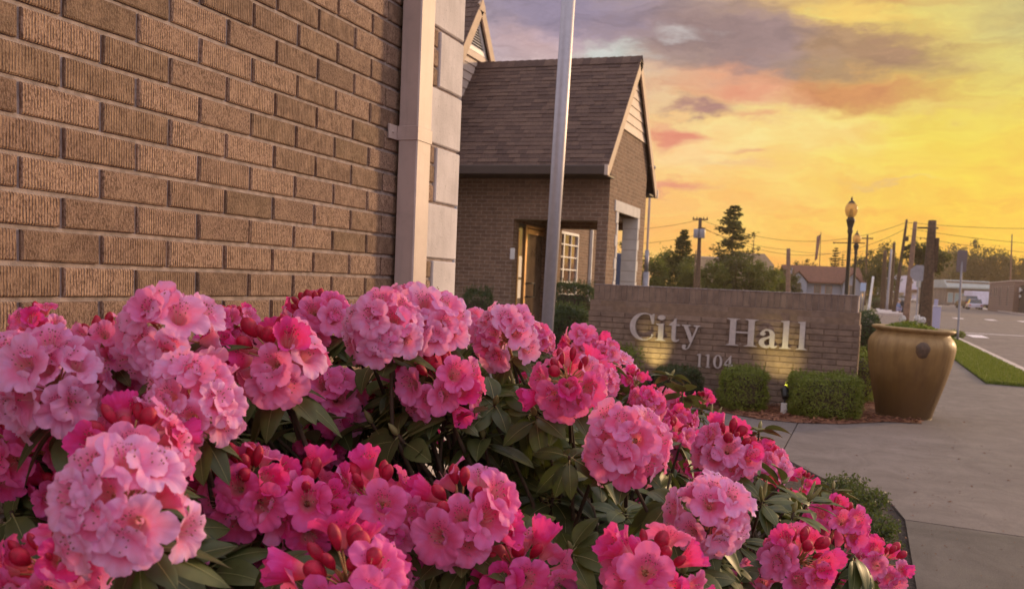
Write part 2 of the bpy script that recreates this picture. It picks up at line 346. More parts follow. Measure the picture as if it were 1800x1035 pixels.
# ------------------------------------------------------------------ mesh helpers
class MB:
    def __init__(s): s.v = []; s.f = []; s.m = []; s.uv = None; s.smooth = []
    def add(s, vs, fs, mi=0, smooth=False):
        k = len(s.v); s.v += [tuple(p) for p in vs]; s.f += [tuple(i + k for i in f) for f in fs]
        s.m += [mi] * len(fs); s.smooth += [smooth] * len(fs); return s
    def box(s, a, b, mi=0):
        x0, y0, z0 = a; x1, y1, z1 = b
        vs = [(x0, y0, z0), (x1, y0, z0), (x1, y1, z0), (x0, y1, z0), (x0, y0, z1), (x1, y0, z1), (x1, y1, z1), (x0, y1, z1)]
        return s.add(vs, [(0, 3, 2, 1), (4, 5, 6, 7), (0, 1, 5, 4), (1, 2, 6, 5), (2, 3, 7, 6), (3, 0, 4, 7)], mi)
    def cbox(s, a, b, c=.01, mi=0):
        """box with all edges chamfered"""
        cx, cy, cz = [(p + q) / 2 for p, q in zip(a, b)]; h = [(q - p) / 2 for p, q in zip(a, b)]
        vs = []; idx = {}
        for sx in (-1, 1):
            for sy in (-1, 1):
                for sz in (-1, 1):
                    for ax in range(3):
                        p = [sx * (h[0] - c), sy * (h[1] - c), sz * (h[2] - c)]; p[ax] += (sx, sy, sz)[ax] * c
                        idx[(sx, sy, sz, ax)] = len(vs); vs.append((cx + p[0], cy + p[1], cz + p[2]))
        fs = []
        g = lambda k, ax: idx[(*k, ax)]
        for ax in range(3):
            o = [i for i in range(3) if i != ax]
            for sg in (-1, 1):
                q = []
                for (p_, q_) in ((-1, -1), (1, -1), (1, 1), (-1, 1)):
                    k = [0, 0, 0]; k[ax] = sg; k[o[0]] = p_; k[o[1]] = q_; q.append(g(k, ax))
                fs.append(tuple(q))
        for ax in range(3):
            o = [i for i in range(3) if i != ax]
            for p_ in (-1, 1):
                for q_ in (-1, 1):
                    k0 = [0, 0, 0]; k0[o[0]] = p_; k0[o[1]] = q_; k0[ax] = -1; k1 = list(k0); k1[ax] = 1
                    fs.append((g(k0, o[0]), g(k1, o[0]), g(k1, o[1]), g(k0, o[1])))
        for sx in (-1, 1):
            for sy in (-1, 1):
                for sz in (-1, 1): fs.append(tuple(idx[(sx, sy, sz, ax)] for ax in range(3)))
        return s.add(vs, fs, mi)
    def tube(s, pts, rads, n=8, mi=0, cap=True, smooth=True):
        pts = [Vector(p) for p in pts]; k0 = len(s.v); R_ = rads if hasattr(rads, '__len__') else [rads] * len(pts)
        ref = None; vs = []
        for i, p in enumerate(pts):
            d = (pts[min(i + 1, len(pts) - 1)] - pts[max(i - 1, 0)])
            d = d.normalized() if d.length > 1e-9 else Vector((0, 0, 1))
            if ref is None: ref = d.orthogonal().normalized()
            a = (ref - d * ref.dot(d)).normalized(); ref = a; b = d.cross(a)
            for j in range(n):
                t = 2 * pi * j / n; vs.append(p + (a * cos(t) + b * sin(t)) * R_[i])
        fs = [(i * n + j, i * n + (j + 1) % n, (i + 1) * n + (j + 1) % n, (i + 1) * n + j) for i in range(len(pts) - 1) for j in range(n)]
        if cap: fs += [tuple(range(n - 1, -1, -1)), tuple((len(pts) - 1) * n + j for j in range(n))]
        return s.add(vs, fs, mi, smooth)
    def lathe(s, prof, n=24, mi=0, c=(0, 0, 0), smooth=True):
        vs = [(c[0] + r * cos(2 * pi * j / n), c[1] + r * sin(2 * pi * j / n), c[2] + z) for r, z in prof for j in range(n)]
        fs = [(i * n + j, i * n + (j + 1) % n, (i + 1) * n + (j + 1) % n, (i + 1) * n + j) for i in range(len(prof) - 1) for j in range(n)]
        return s.add(vs, fs, mi, smooth)
    def prism(s, poly, ax, a, b, mi=0):
        """poly: 2D points in the plane across axis ax, extruded from a to b"""
        def P3(p, t):
            q = list(p); q.insert(ax, t); return tuple(q)
        n = len(poly)
        return s.add([P3(p, a) for p in poly] + [P3(p, b) for p in poly],
                     [tuple(range(n)), tuple(range(2 * n - 1, n - 1, -1))] + [(i, (i + 1) % n, n + (i + 1) % n, n + i) for i in range(n)], mi)
    def quad(s, a, b, c, d, mi=0): return s.add([a, b, c, d], [(0, 1, 2, 3)], mi)
    def build(s, name, mats, parent=None, loc=None, rot=None, fix=True):
        me = bpy.data.meshes.new(name); me.from_pydata(s.v, [], s.f)
        for m_ in (mats if isinstance(mats, (list, tuple)) else [mats]): me.materials.append(m_)
        me.polygons.foreach_set('material_index', s.m); me.polygons.foreach_set('use_smooth', s.smooth)
        if fix:
            import bmesh
            bm = bmesh.new(); bm.from_mesh(me); bmesh.ops.recalc_face_normals(bm, faces=bm.faces); bm.to_mesh(me); bm.free()
        me.update()
        o = bpy.data.objects.new(name, me); COL.objects.link(o)
        if parent: o.parent = parent
        if loc is not None: o.location = loc
        if rot is not None: o.rotation_euler = rot
        return o
def tag(o, label=None, cat=None, group=None, kind=None):
    if label: o['label'] = label
    if cat: o['category'] = cat
    if group: o['group'] = group
    if kind: o['kind'] = kind
    return o
def empty(name, loc=(0, 0, 0), rz=0, label=None, cat=None, group=None):
    o = bpy.data.objects.new(name, None); COL.objects.link(o); o.location = loc; o.rotation_euler = (0, 0, rz)
    o.empty_display_size = .1
    return tag(o, label, cat, group)

# ------------------------------------------------------------------ ground, road, pavements
def sheet(name, x0, x1, y0, y1, z, m):
    o = MB().quad((x0, y0, z), (x1, y0, z), (x1, y1, z), (x0, y1, z)).build(name, m); return tag(o, kind='structure')
sheet('ground', -500, 500, -60, 900, -.012, K['earth'])
sheet('road', 2.9, 15.2, -20, 700, -.008, K['asphalt'])
sheet('cross_street', -300, 2.9, 43.4, 72, -.008, K['asphalt'])
sheet('cross_street', 15.2, 300, 43.4, 72, -.008, K['asphalt'])
# the plaza: slabs with open joints between them
def slab(name, poly, z, m):
    n = len(poly); me = MB()
    me.add([(x, y, z) for x, y in poly] + [(x, y, z - .012) for x, y in poly], [tuple(range(n))] + [(i, n + i, n + (i + 1) % n, (i + 1) % n) for i in range(n)])
    return tag(me.build(name, m, fix=False), kind='structure')
sheet('soil', -1.48, 2.9, -3, 16.3, -.004, K['soil'])
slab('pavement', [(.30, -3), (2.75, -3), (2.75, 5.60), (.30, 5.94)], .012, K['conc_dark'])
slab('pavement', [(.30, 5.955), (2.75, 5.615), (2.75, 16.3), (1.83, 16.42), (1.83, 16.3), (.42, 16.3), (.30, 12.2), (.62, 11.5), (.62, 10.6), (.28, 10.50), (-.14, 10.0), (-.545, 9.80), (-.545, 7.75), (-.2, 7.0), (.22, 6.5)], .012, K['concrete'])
slab('pavement', [(-.555, 7.76), (-.555, 9.80), (-.95, 9.83), (-1.37, 10.15), (-3.1, 11.1), (-3.1, 7.5)], .012, K['concrete'])
slab('pavement', [(-3.11, 7.5), (-3.11, 11.1), (-4.4, 12.2), (-9, 15.2), (-9, 7.5)], .012, K['concrete'])
slab('sidewalk', [(.42, 16.31), (1.82, 16.31), (1.82, 35.5), (.42, 35.5)], .012, K['concrete'])
slab('sidewalk', [(-60, 37.2), (2.74, 37.2), (2.74, 43.2), (-60, 43.2)], .01, K['concrete'])
slab('sidewalk', [(.42, 35.51), (2.74, 35.51), (2.74, 37.19), (.42, 37.19)], .012, K['concrete'])
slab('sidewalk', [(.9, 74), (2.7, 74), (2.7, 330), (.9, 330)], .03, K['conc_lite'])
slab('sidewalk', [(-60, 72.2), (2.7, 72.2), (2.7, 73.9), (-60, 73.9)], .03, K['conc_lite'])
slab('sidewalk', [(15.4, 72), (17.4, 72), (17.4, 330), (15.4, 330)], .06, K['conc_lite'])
k = MB(); k.cbox((2.76, 16.3, -.1), (2.92, 36.2, .055), .015); tag(k.build('kerb', K['kerb']), kind='structure')
k = MB(); k.cbox((2.76, -4, -.1), (2.92, 16.28, .02), .012); tag(k.build('kerb', K['kerb']), kind='structure')
k = MB(); k.cbox((-60, 43.2, -.1), (2.9, 43.4, .05), .015); tag(k.build('kerb', K['kerb']), kind='structure')
k = MB(); k.cbox((-60, 71.8, -.1), (2.9, 72.15, .12), .015); k.cbox((15.2, 72, -.1), (15.38, 330, .1), .015); tag(k.build('kerb', K['kerb']), kind='structure')
for x in (3.55, 5.6, 7.7, 9.8, 11.9):
    o = MB().quad((x, 36.9, -.004), (x + .55, 36.9, -.004), (x + .55, 39.4, -.004), (x, 39.4, -.004)).build('crosswalk_marking', K['paint']); tag(o, kind='structure')
o = MB().quad((2.95, 41.2, -.004), (9, 41.2, -.004), (9, 41.6, -.004), (2.95, 41.6, -.004)).build('stop_line', K['paint']); tag(o, kind='structure')
for x in (5.6, 7.6, 9.6):
    o = MB().quad((x, 70, -.004), (x + .6, 70, -.004), (x + .6, 73, -.004), (x, 73, -.004)).build('crosswalk_marking', K['paint']); tag(o, kind='structure')

def lawn(name, poly, z, n, h, label=None, seed=1):
    """turf sheet plus blades"""
    r = random.Random(seed); b = slab(name, poly, z, K['turf'])
    xs = [p[0] for p in poly]; ys = [p[1] for p in poly]; mb = MB()
    def inside(x, y):
        c = False; j = len(poly) - 1
        for i in range(len(poly)):
            (xi, yi), (xj, yj) = poly[i], poly[j]
            if (yi > y) != (yj > y) and x < (xj - xi) * (y - yi) / (yj - yi) + xi: c = not c
            j = i
        return c
    k_ = 0
    while k_ < n:
        x, y = r.uniform(min(xs), max(xs)), min(ys) + (max(ys) - min(ys)) * r.random() ** 1.5
        if not inside(x, y): continue
        k_ += 1; a = r.uniform(0, 2 * pi); hh = h * r.uniform(.6, 1.3); wd = .004 + .0004 * y; q = r.uniform(0, 2 * pi); l = hh * .5
        mb.add([(x - cos(a) * wd, y - sin(a) * wd, z), (x + cos(a) * wd, y + sin(a) * wd, z), (x + cos(q) * l, y + sin(q) * l, z + hh)], [(0, 1, 2)])
    g = mb.build('grass', K['grass'], fix=False); tag(g, kind='stuff'); return g
lawn('lawn', [(1.83, 16.42), (2.75, 16.2), (2.755, 32.5), (2.62, 35.4), (1.83, 35.4)], .03, 30000, .045, seed=3)
lawn('lawn', [(-.2, 12.6), (.29, 12.3), (.41, 16.3), (.41, 35.4), (-8, 35.4), (-4, 20)], .01, 9000, .07, seed=4)

# ------------------------------------------------------------------ city hall: near wing
WX = -1.49; CORNER = 3.388
hall = empty('city_hall_building', (-5, 8, 0), label='brown brick city hall with white corner blocks, steep shingled roof and gabled porch', cat='building')
def part(mb, name, mats, parent=hall, fix=True):
    o = mb.build(name, mats, None, fix=fix); o.parent = parent
    p = parent; loc = Vector((0, 0, 0))
    while p: loc += p.location; p = p.parent
    o.location = -loc if parent else (0, 0, 0)
    return o
# mesh coordinates are world coordinates; the parents are only translated, so the parts take the opposite offset
def hallpart(mb, name, mats, fix=True):
    o = mb.build(name, mats, hall, loc=-hall.location, fix=fix); return o
def sub(mb, name, mats, parent, fix=True):
    return mb.build(name, mats, parent, fix=fix)     # parent part sits at the world origin after its own offset
BW, BH, J = .2032, .0677, .010
wall = MB()
z0 = 1.290 - 19 * BH      # a bed joint lies at this height
zc = [z0 + i * BH for i in range(-1, 62)]
quoin_zone = {}
mort = MB()
def ground_brick(mb, y0, y1, za, zb, jig=.0011):
    p = rng.uniform(-.0012, .0012)
    d = .0075 + p
    b = .0032
    x0 = WX - .02; x1 = WX
    j = lambda: rng.uniform(-jig, jig)
    back = [(WX - .012, y0, za), (WX - .012, y1, za), (WX - .012, y1, zb), (WX - .012, y0, zb)]
    edge = [(WX - .0025 + p, y0 + j(), za + j()), (WX - .0025 + p, y1 + j(), za + j()), (WX - .0025 + p, y1 + j(), zb + j()), (WX - .0025 + p, y0 + j(), zb + j())]
    fr = [(WX + p, y0 + b + j(), za + b), (WX + p, y1 - b + j(), za + b), (WX + p, y1 - b + j(), zb - b), (WX + p, y0 + b + j(), zb - b)]
    vs = back + edge + fr
    fs = [(8, 9, 10, 11)]
    for q in range(4):
        fs.append((q, (q + 1) % 4, 4 + (q + 1) % 4, 4 + q)); fs.append((4 + q, 4 + (q + 1) % 4, 8 + (q + 1) % 4, 8 + q))
    mb.add(vs, fs)
HJ = at(35, 425, X=WX).y       # a head joint of one row
QH = 3 * BH
qz0 = at(800, 268, X=WX).z     # a joint between corner blocks
bricks = MB()
for i, z in enumerate(zc):
    off = HJ + (0 if i % 2 == 0 else BW / 2) - 30 * BW
    zm = z + BH / 2
    qi = math.floor((zm - qz0) / QH); wide = qi % 2 == 0
    yend = CORNER - (.40 if wide else .20)
    y = off
    while y < yend - .03:
        a, b = y + J / 2, min(y + BW - J / 2, yend - J)
        if b > -3 and b - a > .02:
            ground_brick(bricks, a, b, z + J / 2, z + BH - J / 2)
        y += BW
shell = MB()
shell.box((-9.0, -4.0, -.05), (WX - .0075, CORNER - .004, 4.15), 1)
shell.add(bricks.v, bricks.f, 0)
hallpart(shell, 'brick_wall', [K['brick'], K['mortar']])
q = -8
while qz0 + (q + 1) * QH < 4.2:
    za, zb = qz0 + q * QH, qz0 + (q + 1) * QH
    if zb > 0:
        wdt = .40 if q % 2 == 0 else .20
        mb = MB(); mb.cbox((WX - (.2 if q % 2 == 0 else .4), CORNER - wdt, max(za, 0) + .005), (WX + .004, CORNER + .006, zb - .005), .004)
        hallpart(mb, 'corner_block', K['quoin'])
    q += 1
roofn = MB(); roofn.prism([(-9.6, 4.15), (-1.1, 4.15), (-1.1, 4.3), (-5.2, 7.6), (-9.6, 4.3)], 1, -4.3, CORNER + .35); hallpart(roofn, 'wing_roof', K['shingle'])
# rainwater pipe with its strap
Yd = at(703, 150, X=WX + .012).y
Xd = at(737, 150, Y=Yd).x; Yd2 = at(761.5, 150, X=Xd).y
ds = MB(); ds.cbox((WX + .012, Yd, .05), (Xd, Yd2, 4.14), .004)
spout = hallpart(ds, 'downspout', K['spout'])
zs = at(720, 234, Y=Yd).z
st = MB(); st.cbox((WX + .009, Yd - .0025, zs - .023), (Xd + .0025, Yd2 + .0025, zs + .023), .001)
st.cbox((WX + .001, Yd - .055, zs - .023), (WX + .0085, Yd - .001, zs + .023), .001)
st.lathe([(0, .0035), (.004, .003), (.005, 0)], 10, c=(0, 0, 0))
for i_ in range(len(st.v) - 30, len(st.v)):
    a_, b_, c_ = st.v[i_]; st.v[i_] = (WX + .0085 + c_, Yd - .032 + a_, zs + b_)
sub(st, 'strap', K['spout'], spout)
sm = MB()
for zz in (.62, 3.4): sm.cbox((WX + .010, Yd - .0015, zz - .0016), (Xd + .0018, Yd2 + .0015, zz + .0016), .0006)
sub(sm, 'seam', K['spout'], spout)
# slim pale pipe beyond the corner
cp = MB(); cp.tube([(WX - .03, CORNER + .05, 0), (WX - .03, CORNER + .05, at(805, 330, Y=CORNER + .05).z)], .012, 10); hallpart(cp, 'conduit', K['steel'])

# ------------------------------------------------------------------ city hall: porch
YP, XG, YB = 16.14, -4.25, 18.98
YC = (YP + YB) / 2
EZ = 3.08; PEAK = 5.42; XR = XG + .10
ox0, ox1, oz1 = -5.98, -4.44, 2.37
XD = -6.30                                   # the street-facing wall with door and window
XS = at(839, 112, Y=YC).x
print('XS', XS, 'downspout', Yd, Xd, Yd2)
pw = MB()
# near wall with its wide opening
pw.box((-9.0, YP, 0), (ox0, YP + .30, EZ))
pw.box((ox1, YP, 0), (XG, YP + .30, oz1)); pw.box((ox0, YP, oz1), (XG, YP + .30, EZ))
# far wall, same opening
pw.box((XD, YB - .30, 0), (ox0 + .02, YB, EZ)); pw.box((ox1, YB - .30, 0), (XG, YB, oz1)); pw.box((ox0 + .02, YB - .30, oz1), (XG, YB, EZ))
# gable wall with its opening
gy0, gy1, gz1 = 16.80, 18.33, 2.62
y0i, y1i = YP + .30, YB - .30
GX = .28
pw.box((XG - GX, y0i, 0), (XG, gy0, EZ)); pw.box((XG - GX, gy1, 0), (XG, y1i, EZ)); pw.box((XG - GX, gy0, gz1), (XG, gy1, EZ))
def zroof(y): return PEAK - .10 - abs(y - YC) * (PEAK - EZ - .12) / (YC - YP + .50)
pw.prism([(YP + .03, EZ), (YB - .03, EZ), (YB - .03, zroof(YB)), (YC, zroof(YC)), (YP + .03, zroof(YP))], 0, XG - GX, XG)
# wall behind, running on past the porch
pw.box((XD - .3, YP + .30, 0), (XD, 23.6, EZ - .02)); pw.box((-13, YP + .301, 0), (XD - .301, 23.6, EZ - .03))
hallpart(pw, 'porch_wall', K['pbrick'])
sf = MB(); sf.box((XD, YP + .301, 2.5), (XG - GX - .001, YB - .301, 2.6)); hallpart(sf, 'porch_ceiling', K['fascia'])
# stone round the gable opening
ly0 = at(1082, 362, X=XG + .015).y; ly1 = at(1125, 375, X=XG + .015).y
lz1 = at(1083, 352, X=XG).z; lz0 = at(1083, 371, X=XG + .02).z
mb = MB(); mb.cbox((XG - .02, ly0, lz0), (XG + .02, ly1, lz1), .006); hallpart(mb, 'lintel', K['cast'])
gy0b, gy1b = gy0, gy1
n = 0; z = lz0 - .004
while z > .1:
    wv_ = .16 if n % 2 == 0 else .10
    for (yy, sg) in ((gy0b, -1), (gy1b, 1)):
        mb = MB(); a, b = sorted((yy - sg * .004, yy + sg * wv_)); mb.cbox((XG - GX - .004, a, z - .197), (XG + .016, b, z), .005)
        hallpart(mb, 'jamb_block', K['cast'])
    z -= .2032; n += 1
# siding on the upper gable
sz0 = at(1098, 229, X=XG).z
sd = MB(); z = sz0
while z < zroof(YC) - .18:
    zt = min(z + .165, zroof(YC) - .1)
    hw = lambda zz: (zroof(YC) - zz) * (YC - YP + .5) / (PEAK - EZ - .12)
    a, b = hw(z), max(hw(zt), .01)
    sd.add([(XG + .030, YC - a, z), (XG + .030, YC + a, z), (XG + .012, YC + b, zt), (XG + .012, YC - b, zt),
            (XG + .001, YC - a, z), (XG + .001, YC + a, z), (XG + .001, YC + b, zt), (XG + .001, YC - b, zt)],
           [(0, 1, 2, 3), (7, 6, 5, 4), (0, 4, 5, 1), (3, 2, 6, 7), (0, 3, 7, 4), (1, 5, 6, 2)])
    z += .165
hallpart(sd, 'gable_siding', K['siding'])
# shingled roof: courses of separate tabs on a deck
def roof_slope(mb, x0, x1, ye, ze, yr, zr, thick=.05, course=.108):
    L = sqrt((yr - ye) ** 2 + (zr - ze) ** 2); uy, uz = (yr - ye) / L, (zr - ze) / L; ny, nz_ = -uz * (1 if ye < yr else -1), abs(uy)
    if ye > yr: ny = uz
    P3 = lambda x, s_, h: (x, ye + uy * s_ + ny * h, ze + uz * s_ + nz_ * h)
    mb.add([P3(x0, 0, 0), P3(x1, 0, 0), P3(x1, L, 0), P3(x0, L, 0), P3(x0, 0, -thick), P3(x1, 0, -thick), P3(x1, L, -thick), P3(x0, L, -thick)],
           [(0, 1, 2, 3), (7, 6, 5, 4), (0, 4, 5, 1), (1, 5, 6, 2), (2, 6, 7, 3), (3, 7, 4, 0)])
    s_ = -.02; r = 0
    while s_ < L:
        x = x0 - rng.uniform(0, .2)
        while x < x1:
            ww = rng.choice((.12, .16, .2, .24, .3)); a, b = max(x, x0), min(x + ww - .006, x1)
            if b > a:
                t_ = rng.choice((.004, .006, .011)); l0 = s_ + rng.uniform(-.003, .003); l1 = min(s_ + course + .02, L)
                mb.add([P3(a, l0, .002), P3(b, l0, .002), P3(b, l0, .006 + t_), P3(a, l0, .006 + t_), P3(a, l1, .003), P3(b, l1, .003)],
                       [(0, 1, 2, 3), (3, 2, 5, 4), (0, 3, 4), (1, 5, 2)])
            x += ww
        s_ += course; r += 1
EY = YP - .56; EYB = YB + .50
rf = MB()
roof_slope(rf, XS - .3, XR, EY, EZ + .15, YC, PEAK)
roof_slope(rf, XS - .3, XR, EYB, EZ + .15, YC, PEAK)
x = XS - .3
while x < XR - .02:      # ridge caps
    x1 = min(x + .2, XR + .01)
    rf.add([(x, YC - .13, PEAK - .12), (x1, YC - .13, PEAK - .105), (x1, YC, PEAK + .045), (x, YC, PEAK + .03), (x1, YC + .13, PEAK - .105), (x, YC + .13, PEAK - .12)], [(0, 1, 2, 3), (3, 2, 4, 5)])
    x += .15
porch_roof = hallpart(rf, 'porch_roof', K['shingle'], fix=False)
gt = MB(); gt.cbox((XS - .8, EY - .10, EZ), (XR - .03, EY + .02, EZ + .155), .012); gt.box((XS - .8, EY + .02, EZ + .0), (XR - .03, YP + .002, EZ + .03)); hallpart(gt, 'gutter', K['fasciad'])
gt = MB(); gt.cbox((XS, EYB - .02, EZ), (XR - .03, EYB + .10, EZ + .155), .012); gt.box((XS, YB - .002, EZ), (XR - .03, EYB - .02, EZ + .03)); hallpart(gt, 'gutter', K['fasciad'])
# rake boards
def rake(X, ya, za, yb, zb, wd, th, nm='rake_board', m='fascia'):
    d = Vector((0, yb - ya, zb - za)).normalized(); nn = Vector((0, -d.z, d.y)); nn = nn if nn.z < 0 else -nn
    a, b = Vector((X, ya, za)), Vector((X, yb, zb)); t = Vector((th, 0, 0)); mb = MB(); n_ = nn * wd
    V_ = [a, b, b + n_, a + n_]; V_ += [p + t for p in V_]
    mb.add(V_, [(0, 1, 2, 3), (7, 6, 5, 4), (0, 4, 5, 1), (1, 5, 6, 2), (2, 6, 7, 3), (3, 7, 4, 0)]); return hallpart(mb, nm, K[m])
rake(XR - .03, EY - .06, EZ + .09, YC, PEAK - .01, .17, .035)
rake(XR - .03, EYB + .06, EZ + .09, YC, PEAK - .01, .17, .035)
mb = MB(); mb.cbox((XR - .04, EY - .10, EZ - .01), (XR + .02, EY - .02, EZ + .16), .006); hallpart(mb, 'gutter_end', K['siding'])
mb = MB(); mb.cbox((XR - .04, EYB + .02, EZ - .01), (XR + .02, EYB + .10, EZ + .16), .006); hallpart(mb, 'gutter_end', K['siding'])
# floodlight bracket on the far rake
lp = at(1149, 294, X=XR); mb = MB(); mb.tube([(XR - .02, lp.y - .22, lp.z), (XR, lp.y + .02, lp.z)], .012, 6); mb.lathe([(0, -.035), (.03, -.03), (.036, 0), (.03, .03), (0, .035)], 10, c=(XR, lp.y + .05, lp.z)); hallpart(mb, 'eave_light', K['siding'])
# tall gable behind: siding, louvre, steep roof
PK = at(848, -2, X=XS + .12)
YK = PK.y; ZK = PK.z
lr = at(808, 113, X=XS + .12); rr = at(873.5, 106, X=XS + .12)
sl_l = (ZK - lr.z) / (YK - lr.y); sl_r = (ZK - rr.z) / (rr.y - YK)
print('tall gable', YK, ZK, sl_l, sl_r, XS)
slp = (sl_l + sl_r) / 2
HWB = 4.0
ZB_ = ZK - slp * HWB
tg = MB(); z = 3.2
while z < ZK - .3:
    zt = z + .165; a = min((ZK - .1 - z) / slp, HWB); b = min(max((ZK - .1 - zt) / slp, .01), HWB)
    tg.add([(XS + .022, YK - a, z), (XS + .022, YK + a, z), (XS + .004, YK + b, zt), (XS + .004, YK - b, zt),
            (XS - .1, YK - a, z), (XS - .1, YK + a, z), (XS - .1, YK + b, zt), (XS - .1, YK - b, zt)],
           [(0, 1, 2, 3), (7, 6, 5, 4), (0, 4, 5, 1), (3, 2, 6, 7), (0, 3, 7, 4), (1, 5, 6, 2)])
    z += .165
hallpart(tg, 'tall_gable_siding', K['siding'])
rf2 = MB()
roof_slope(rf2, -13, XS + .12, YK - 3.4, ZK - 3.4 * slp, YK, ZK, course=.14)
roof_slope(rf2, -13, XS + .12, YK + 3.4, ZK - 3.4 * slp, YK, ZK, course=.14)
hallpart(rf2, 'main_roof', K['shingle'], fix=False)
rake(XS + .09, YK - 3.4, ZK - 3.4 * slp - .01, YK, ZK - .01, .20, .04)
rake(XS + .09, YK + 3.4, ZK - 3.4 * slp - .01, YK, ZK - .01, .20, .04)
# louvre
mb = MB(); mb.prism([(YK - .17, ZK - .24), (YK + .17, ZK - .24), (YK, ZK + .02)], 0, XS + .095, XS + .14); hallpart(mb, 'rake_cap', K['fascia'])
lt = ZK - .30; lb = at(843, 97, X=XS + .03).z; fr = MB()
hw1 = (lt - lb) / slp * .92
def tri(hw_, zb_, zt_, x): return [(x, YK - hw_, zb_), (x, YK + hw_, zb_), (x, YK, zt_)]
A = tri(hw1, lb, lt, XS + .05); B = tri(hw1 * .78, lb + .08, lt - .17, XS + .05); A2 = [(XS + .02, y, z) for _, y, z in A]; B2 = [(XS + .02, y, z) for _, y, z in B]
fr.add(A + B + A2 + B2, [(0, 1, 4, 3), (1, 2, 5, 4), (2, 0, 3, 5), (0, 6, 7, 1), (1, 7, 8, 2), (2, 8, 6, 0), (3, 4, 10, 9), (4, 5, 11, 10), (5, 3, 9, 11)])
lou = hallpart(fr, 'louvre_vent', K['white'])
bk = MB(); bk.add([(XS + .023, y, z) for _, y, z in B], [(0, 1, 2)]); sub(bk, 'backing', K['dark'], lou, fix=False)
slt = MB(); nz_ = 9
for i in range(nz_):
    f_ = (i + .1) / nz_; zz = B[0][2] + (B[2][2] - B[0][2]) * f_; h_ = hw1 * .78 * (1 - f_); zt = zz + .03
    slt.add([(XS + .048, YK - h_, zz), (XS + .048, YK + h_, zz), (XS + .026, YK + h_ * .93, zt), (XS + .026, YK - h_ * .93, zt)], [(0, 1, 2, 3)])
sub(slt, 'slats', K['white'], lou, fix=False)
mb = MB(); mb.cbox((XS + .02, YK - hw1 - .25, lb - .13), (XS + .055, YK + hw1 + .25, lb - .005), .006); hallpart(mb, 'trim_board', K['siding'])

# door, sidelight and window in the street-facing wall
def onD(x, y): return at(x, y, X=XD)
d0, d1 = onD(921, 404).y, onD(959, 408).y; dz = onD(940, 404).z
print('door', d0, d1, dz)
fw = .055
dr = MB()
dr.cbox((XD, d0 - fw, 0), (XD + .07, d0, dz + fw), .006); dr.cbox((XD, d1, 0), (XD + .07, d1 + fw, dz + fw), .006); dr.cbox((XD, d0, dz), (XD + .07, d1, dz + fw), .006)
dr.cbox((XD + .005, d0 + .01, 0), (XD + .055, d0 + .075, dz - .01), .005); dr.cbox((XD + .005, d1 - .075, 0), (XD + .055, d1 - .01, dz - .01), .005)
dr.cbox((XD + .005, d0 + .10, dz - .11), (XD + .055, d1 - .10, dz - .01), .005); dr.cbox((XD + .005, d0 + .10, 0), (XD + .055, d1 - .10, .25), .005)
door = hallpart(dr, 'door', K['bronze'])
g = MB(); g.box((XD + .02, d0 + .1, .25), (XD + .03, d1 - .1, dz - .11)); sub(g, 'pane', K['glassd'], door)
hz0, hz1 = onD(935, 521).z, onD(935, 498).z; hy = d0 + .13
g = MB(); g.tube([(XD + .05, hy - .03, hz1), (XD + .13, hy, hz1), (XD + .13, hy + .26, hz1), (XD + .13, hy + .26, hz0), (XD + .13, hy, hz0), (XD + .05, hy - .03, hz0)], .014, 8); sub(g, 'handle', K['blackm'], door)
s0 = YP + .32; s1 = d0 - fw
sl_ = MB(); sl_.cbox((XD, s0, 0), (XD + .06, s0 + .05, dz + fw), .005); sl_.cbox((XD, s0 + .05, dz), (XD + .06, s1, dz + fw), .005); sl_.cbox((XD, s0 + .05, 0), (XD + .06, s1, .2), .005)
side = hallpart(sl_, 'sidelight', K['blackm']); g = MB(); g.box((XD + .02, s0 + .05, .2), (XD + .03, s1, dz)); sub(g, 'pane', K['glassd'], side)
g = MB(); g.box((XD + .031, s1 - .32, 1.35), (XD + .034, s1 - .08, 1.75)); g.box((XD + .031, s1 - .32, .95), (XD + .034, s1 - .08, 1.3)); sub(g, 'paper_notice', K['white'], side)
nt = at(901, 446, Y=YP); mb = MB(); mb.cbox((nt.x - .04, YP - .02, nt.z - .1), (nt.x + .045, YP - .001, nt.z + .1), .004); hallpart(mb, 'notice_plate', K['white'])
mb = MB(); mb.cbox((ox0 + .002, YP + .26, .0), (ox0 + .02, YP + .31, oz1 - .2), .004); hallpart(mb, 'jamb_trim', K['bronze'])
wy0, wy1 = onD(962, 408).y, onD(1014, 413).y; wz1, wz0 = onD(1014, 412).z, .75
print('window', wy0, wy1, wz1)
wf = MB()
wf.cbox((XD, wy0, wz0), (XD + .06, wy0 + .06, wz1), .004); wf.cbox((XD, wy1 - .06, wz0), (XD + .06, wy1, wz1), .004)
wf.cbox((XD, wy0 + .06, wz1 - .06), (XD + .06, wy1 - .06, wz1), .004); wf.cbox((XD, wy0 + .06, wz0), (XD + .06, wy1 - .06, wz0 + .06), .004)
nc, nr = 4, 6
for i in range(1, nc):
    yy = wy0 + (wy1 - wy0) * i / nc; h_ = .035 if i == 2 else .014; wf.box((XD + .02, yy - h_, wz0 + .06), (XD + .05, yy + h_, wz1 - .06))
for i in range(1, nr):
    zz = wz0 + (wz1 - wz0) * i / nr; wf.box((XD + .021, wy0 + .06, zz - .014), (XD + .048, wy1 - .06, zz + .014))
win = hallpart(wf, 'window', K['white']); g = MB(); g.box((XD + .012, wy0 + .05, wz0 + .05), (XD + .016, wy1 - .05, wz1 - .05)); sub(g, 'pane', K['glassw'], win)
py_ = onD(1036, 450).y; mb = MB(); mb.cbox((XD + .001, py_ - .03, 0), (XD + .07, py_ + .03, EZ), .005); hallpart(mb, 'downspout', K['white'])

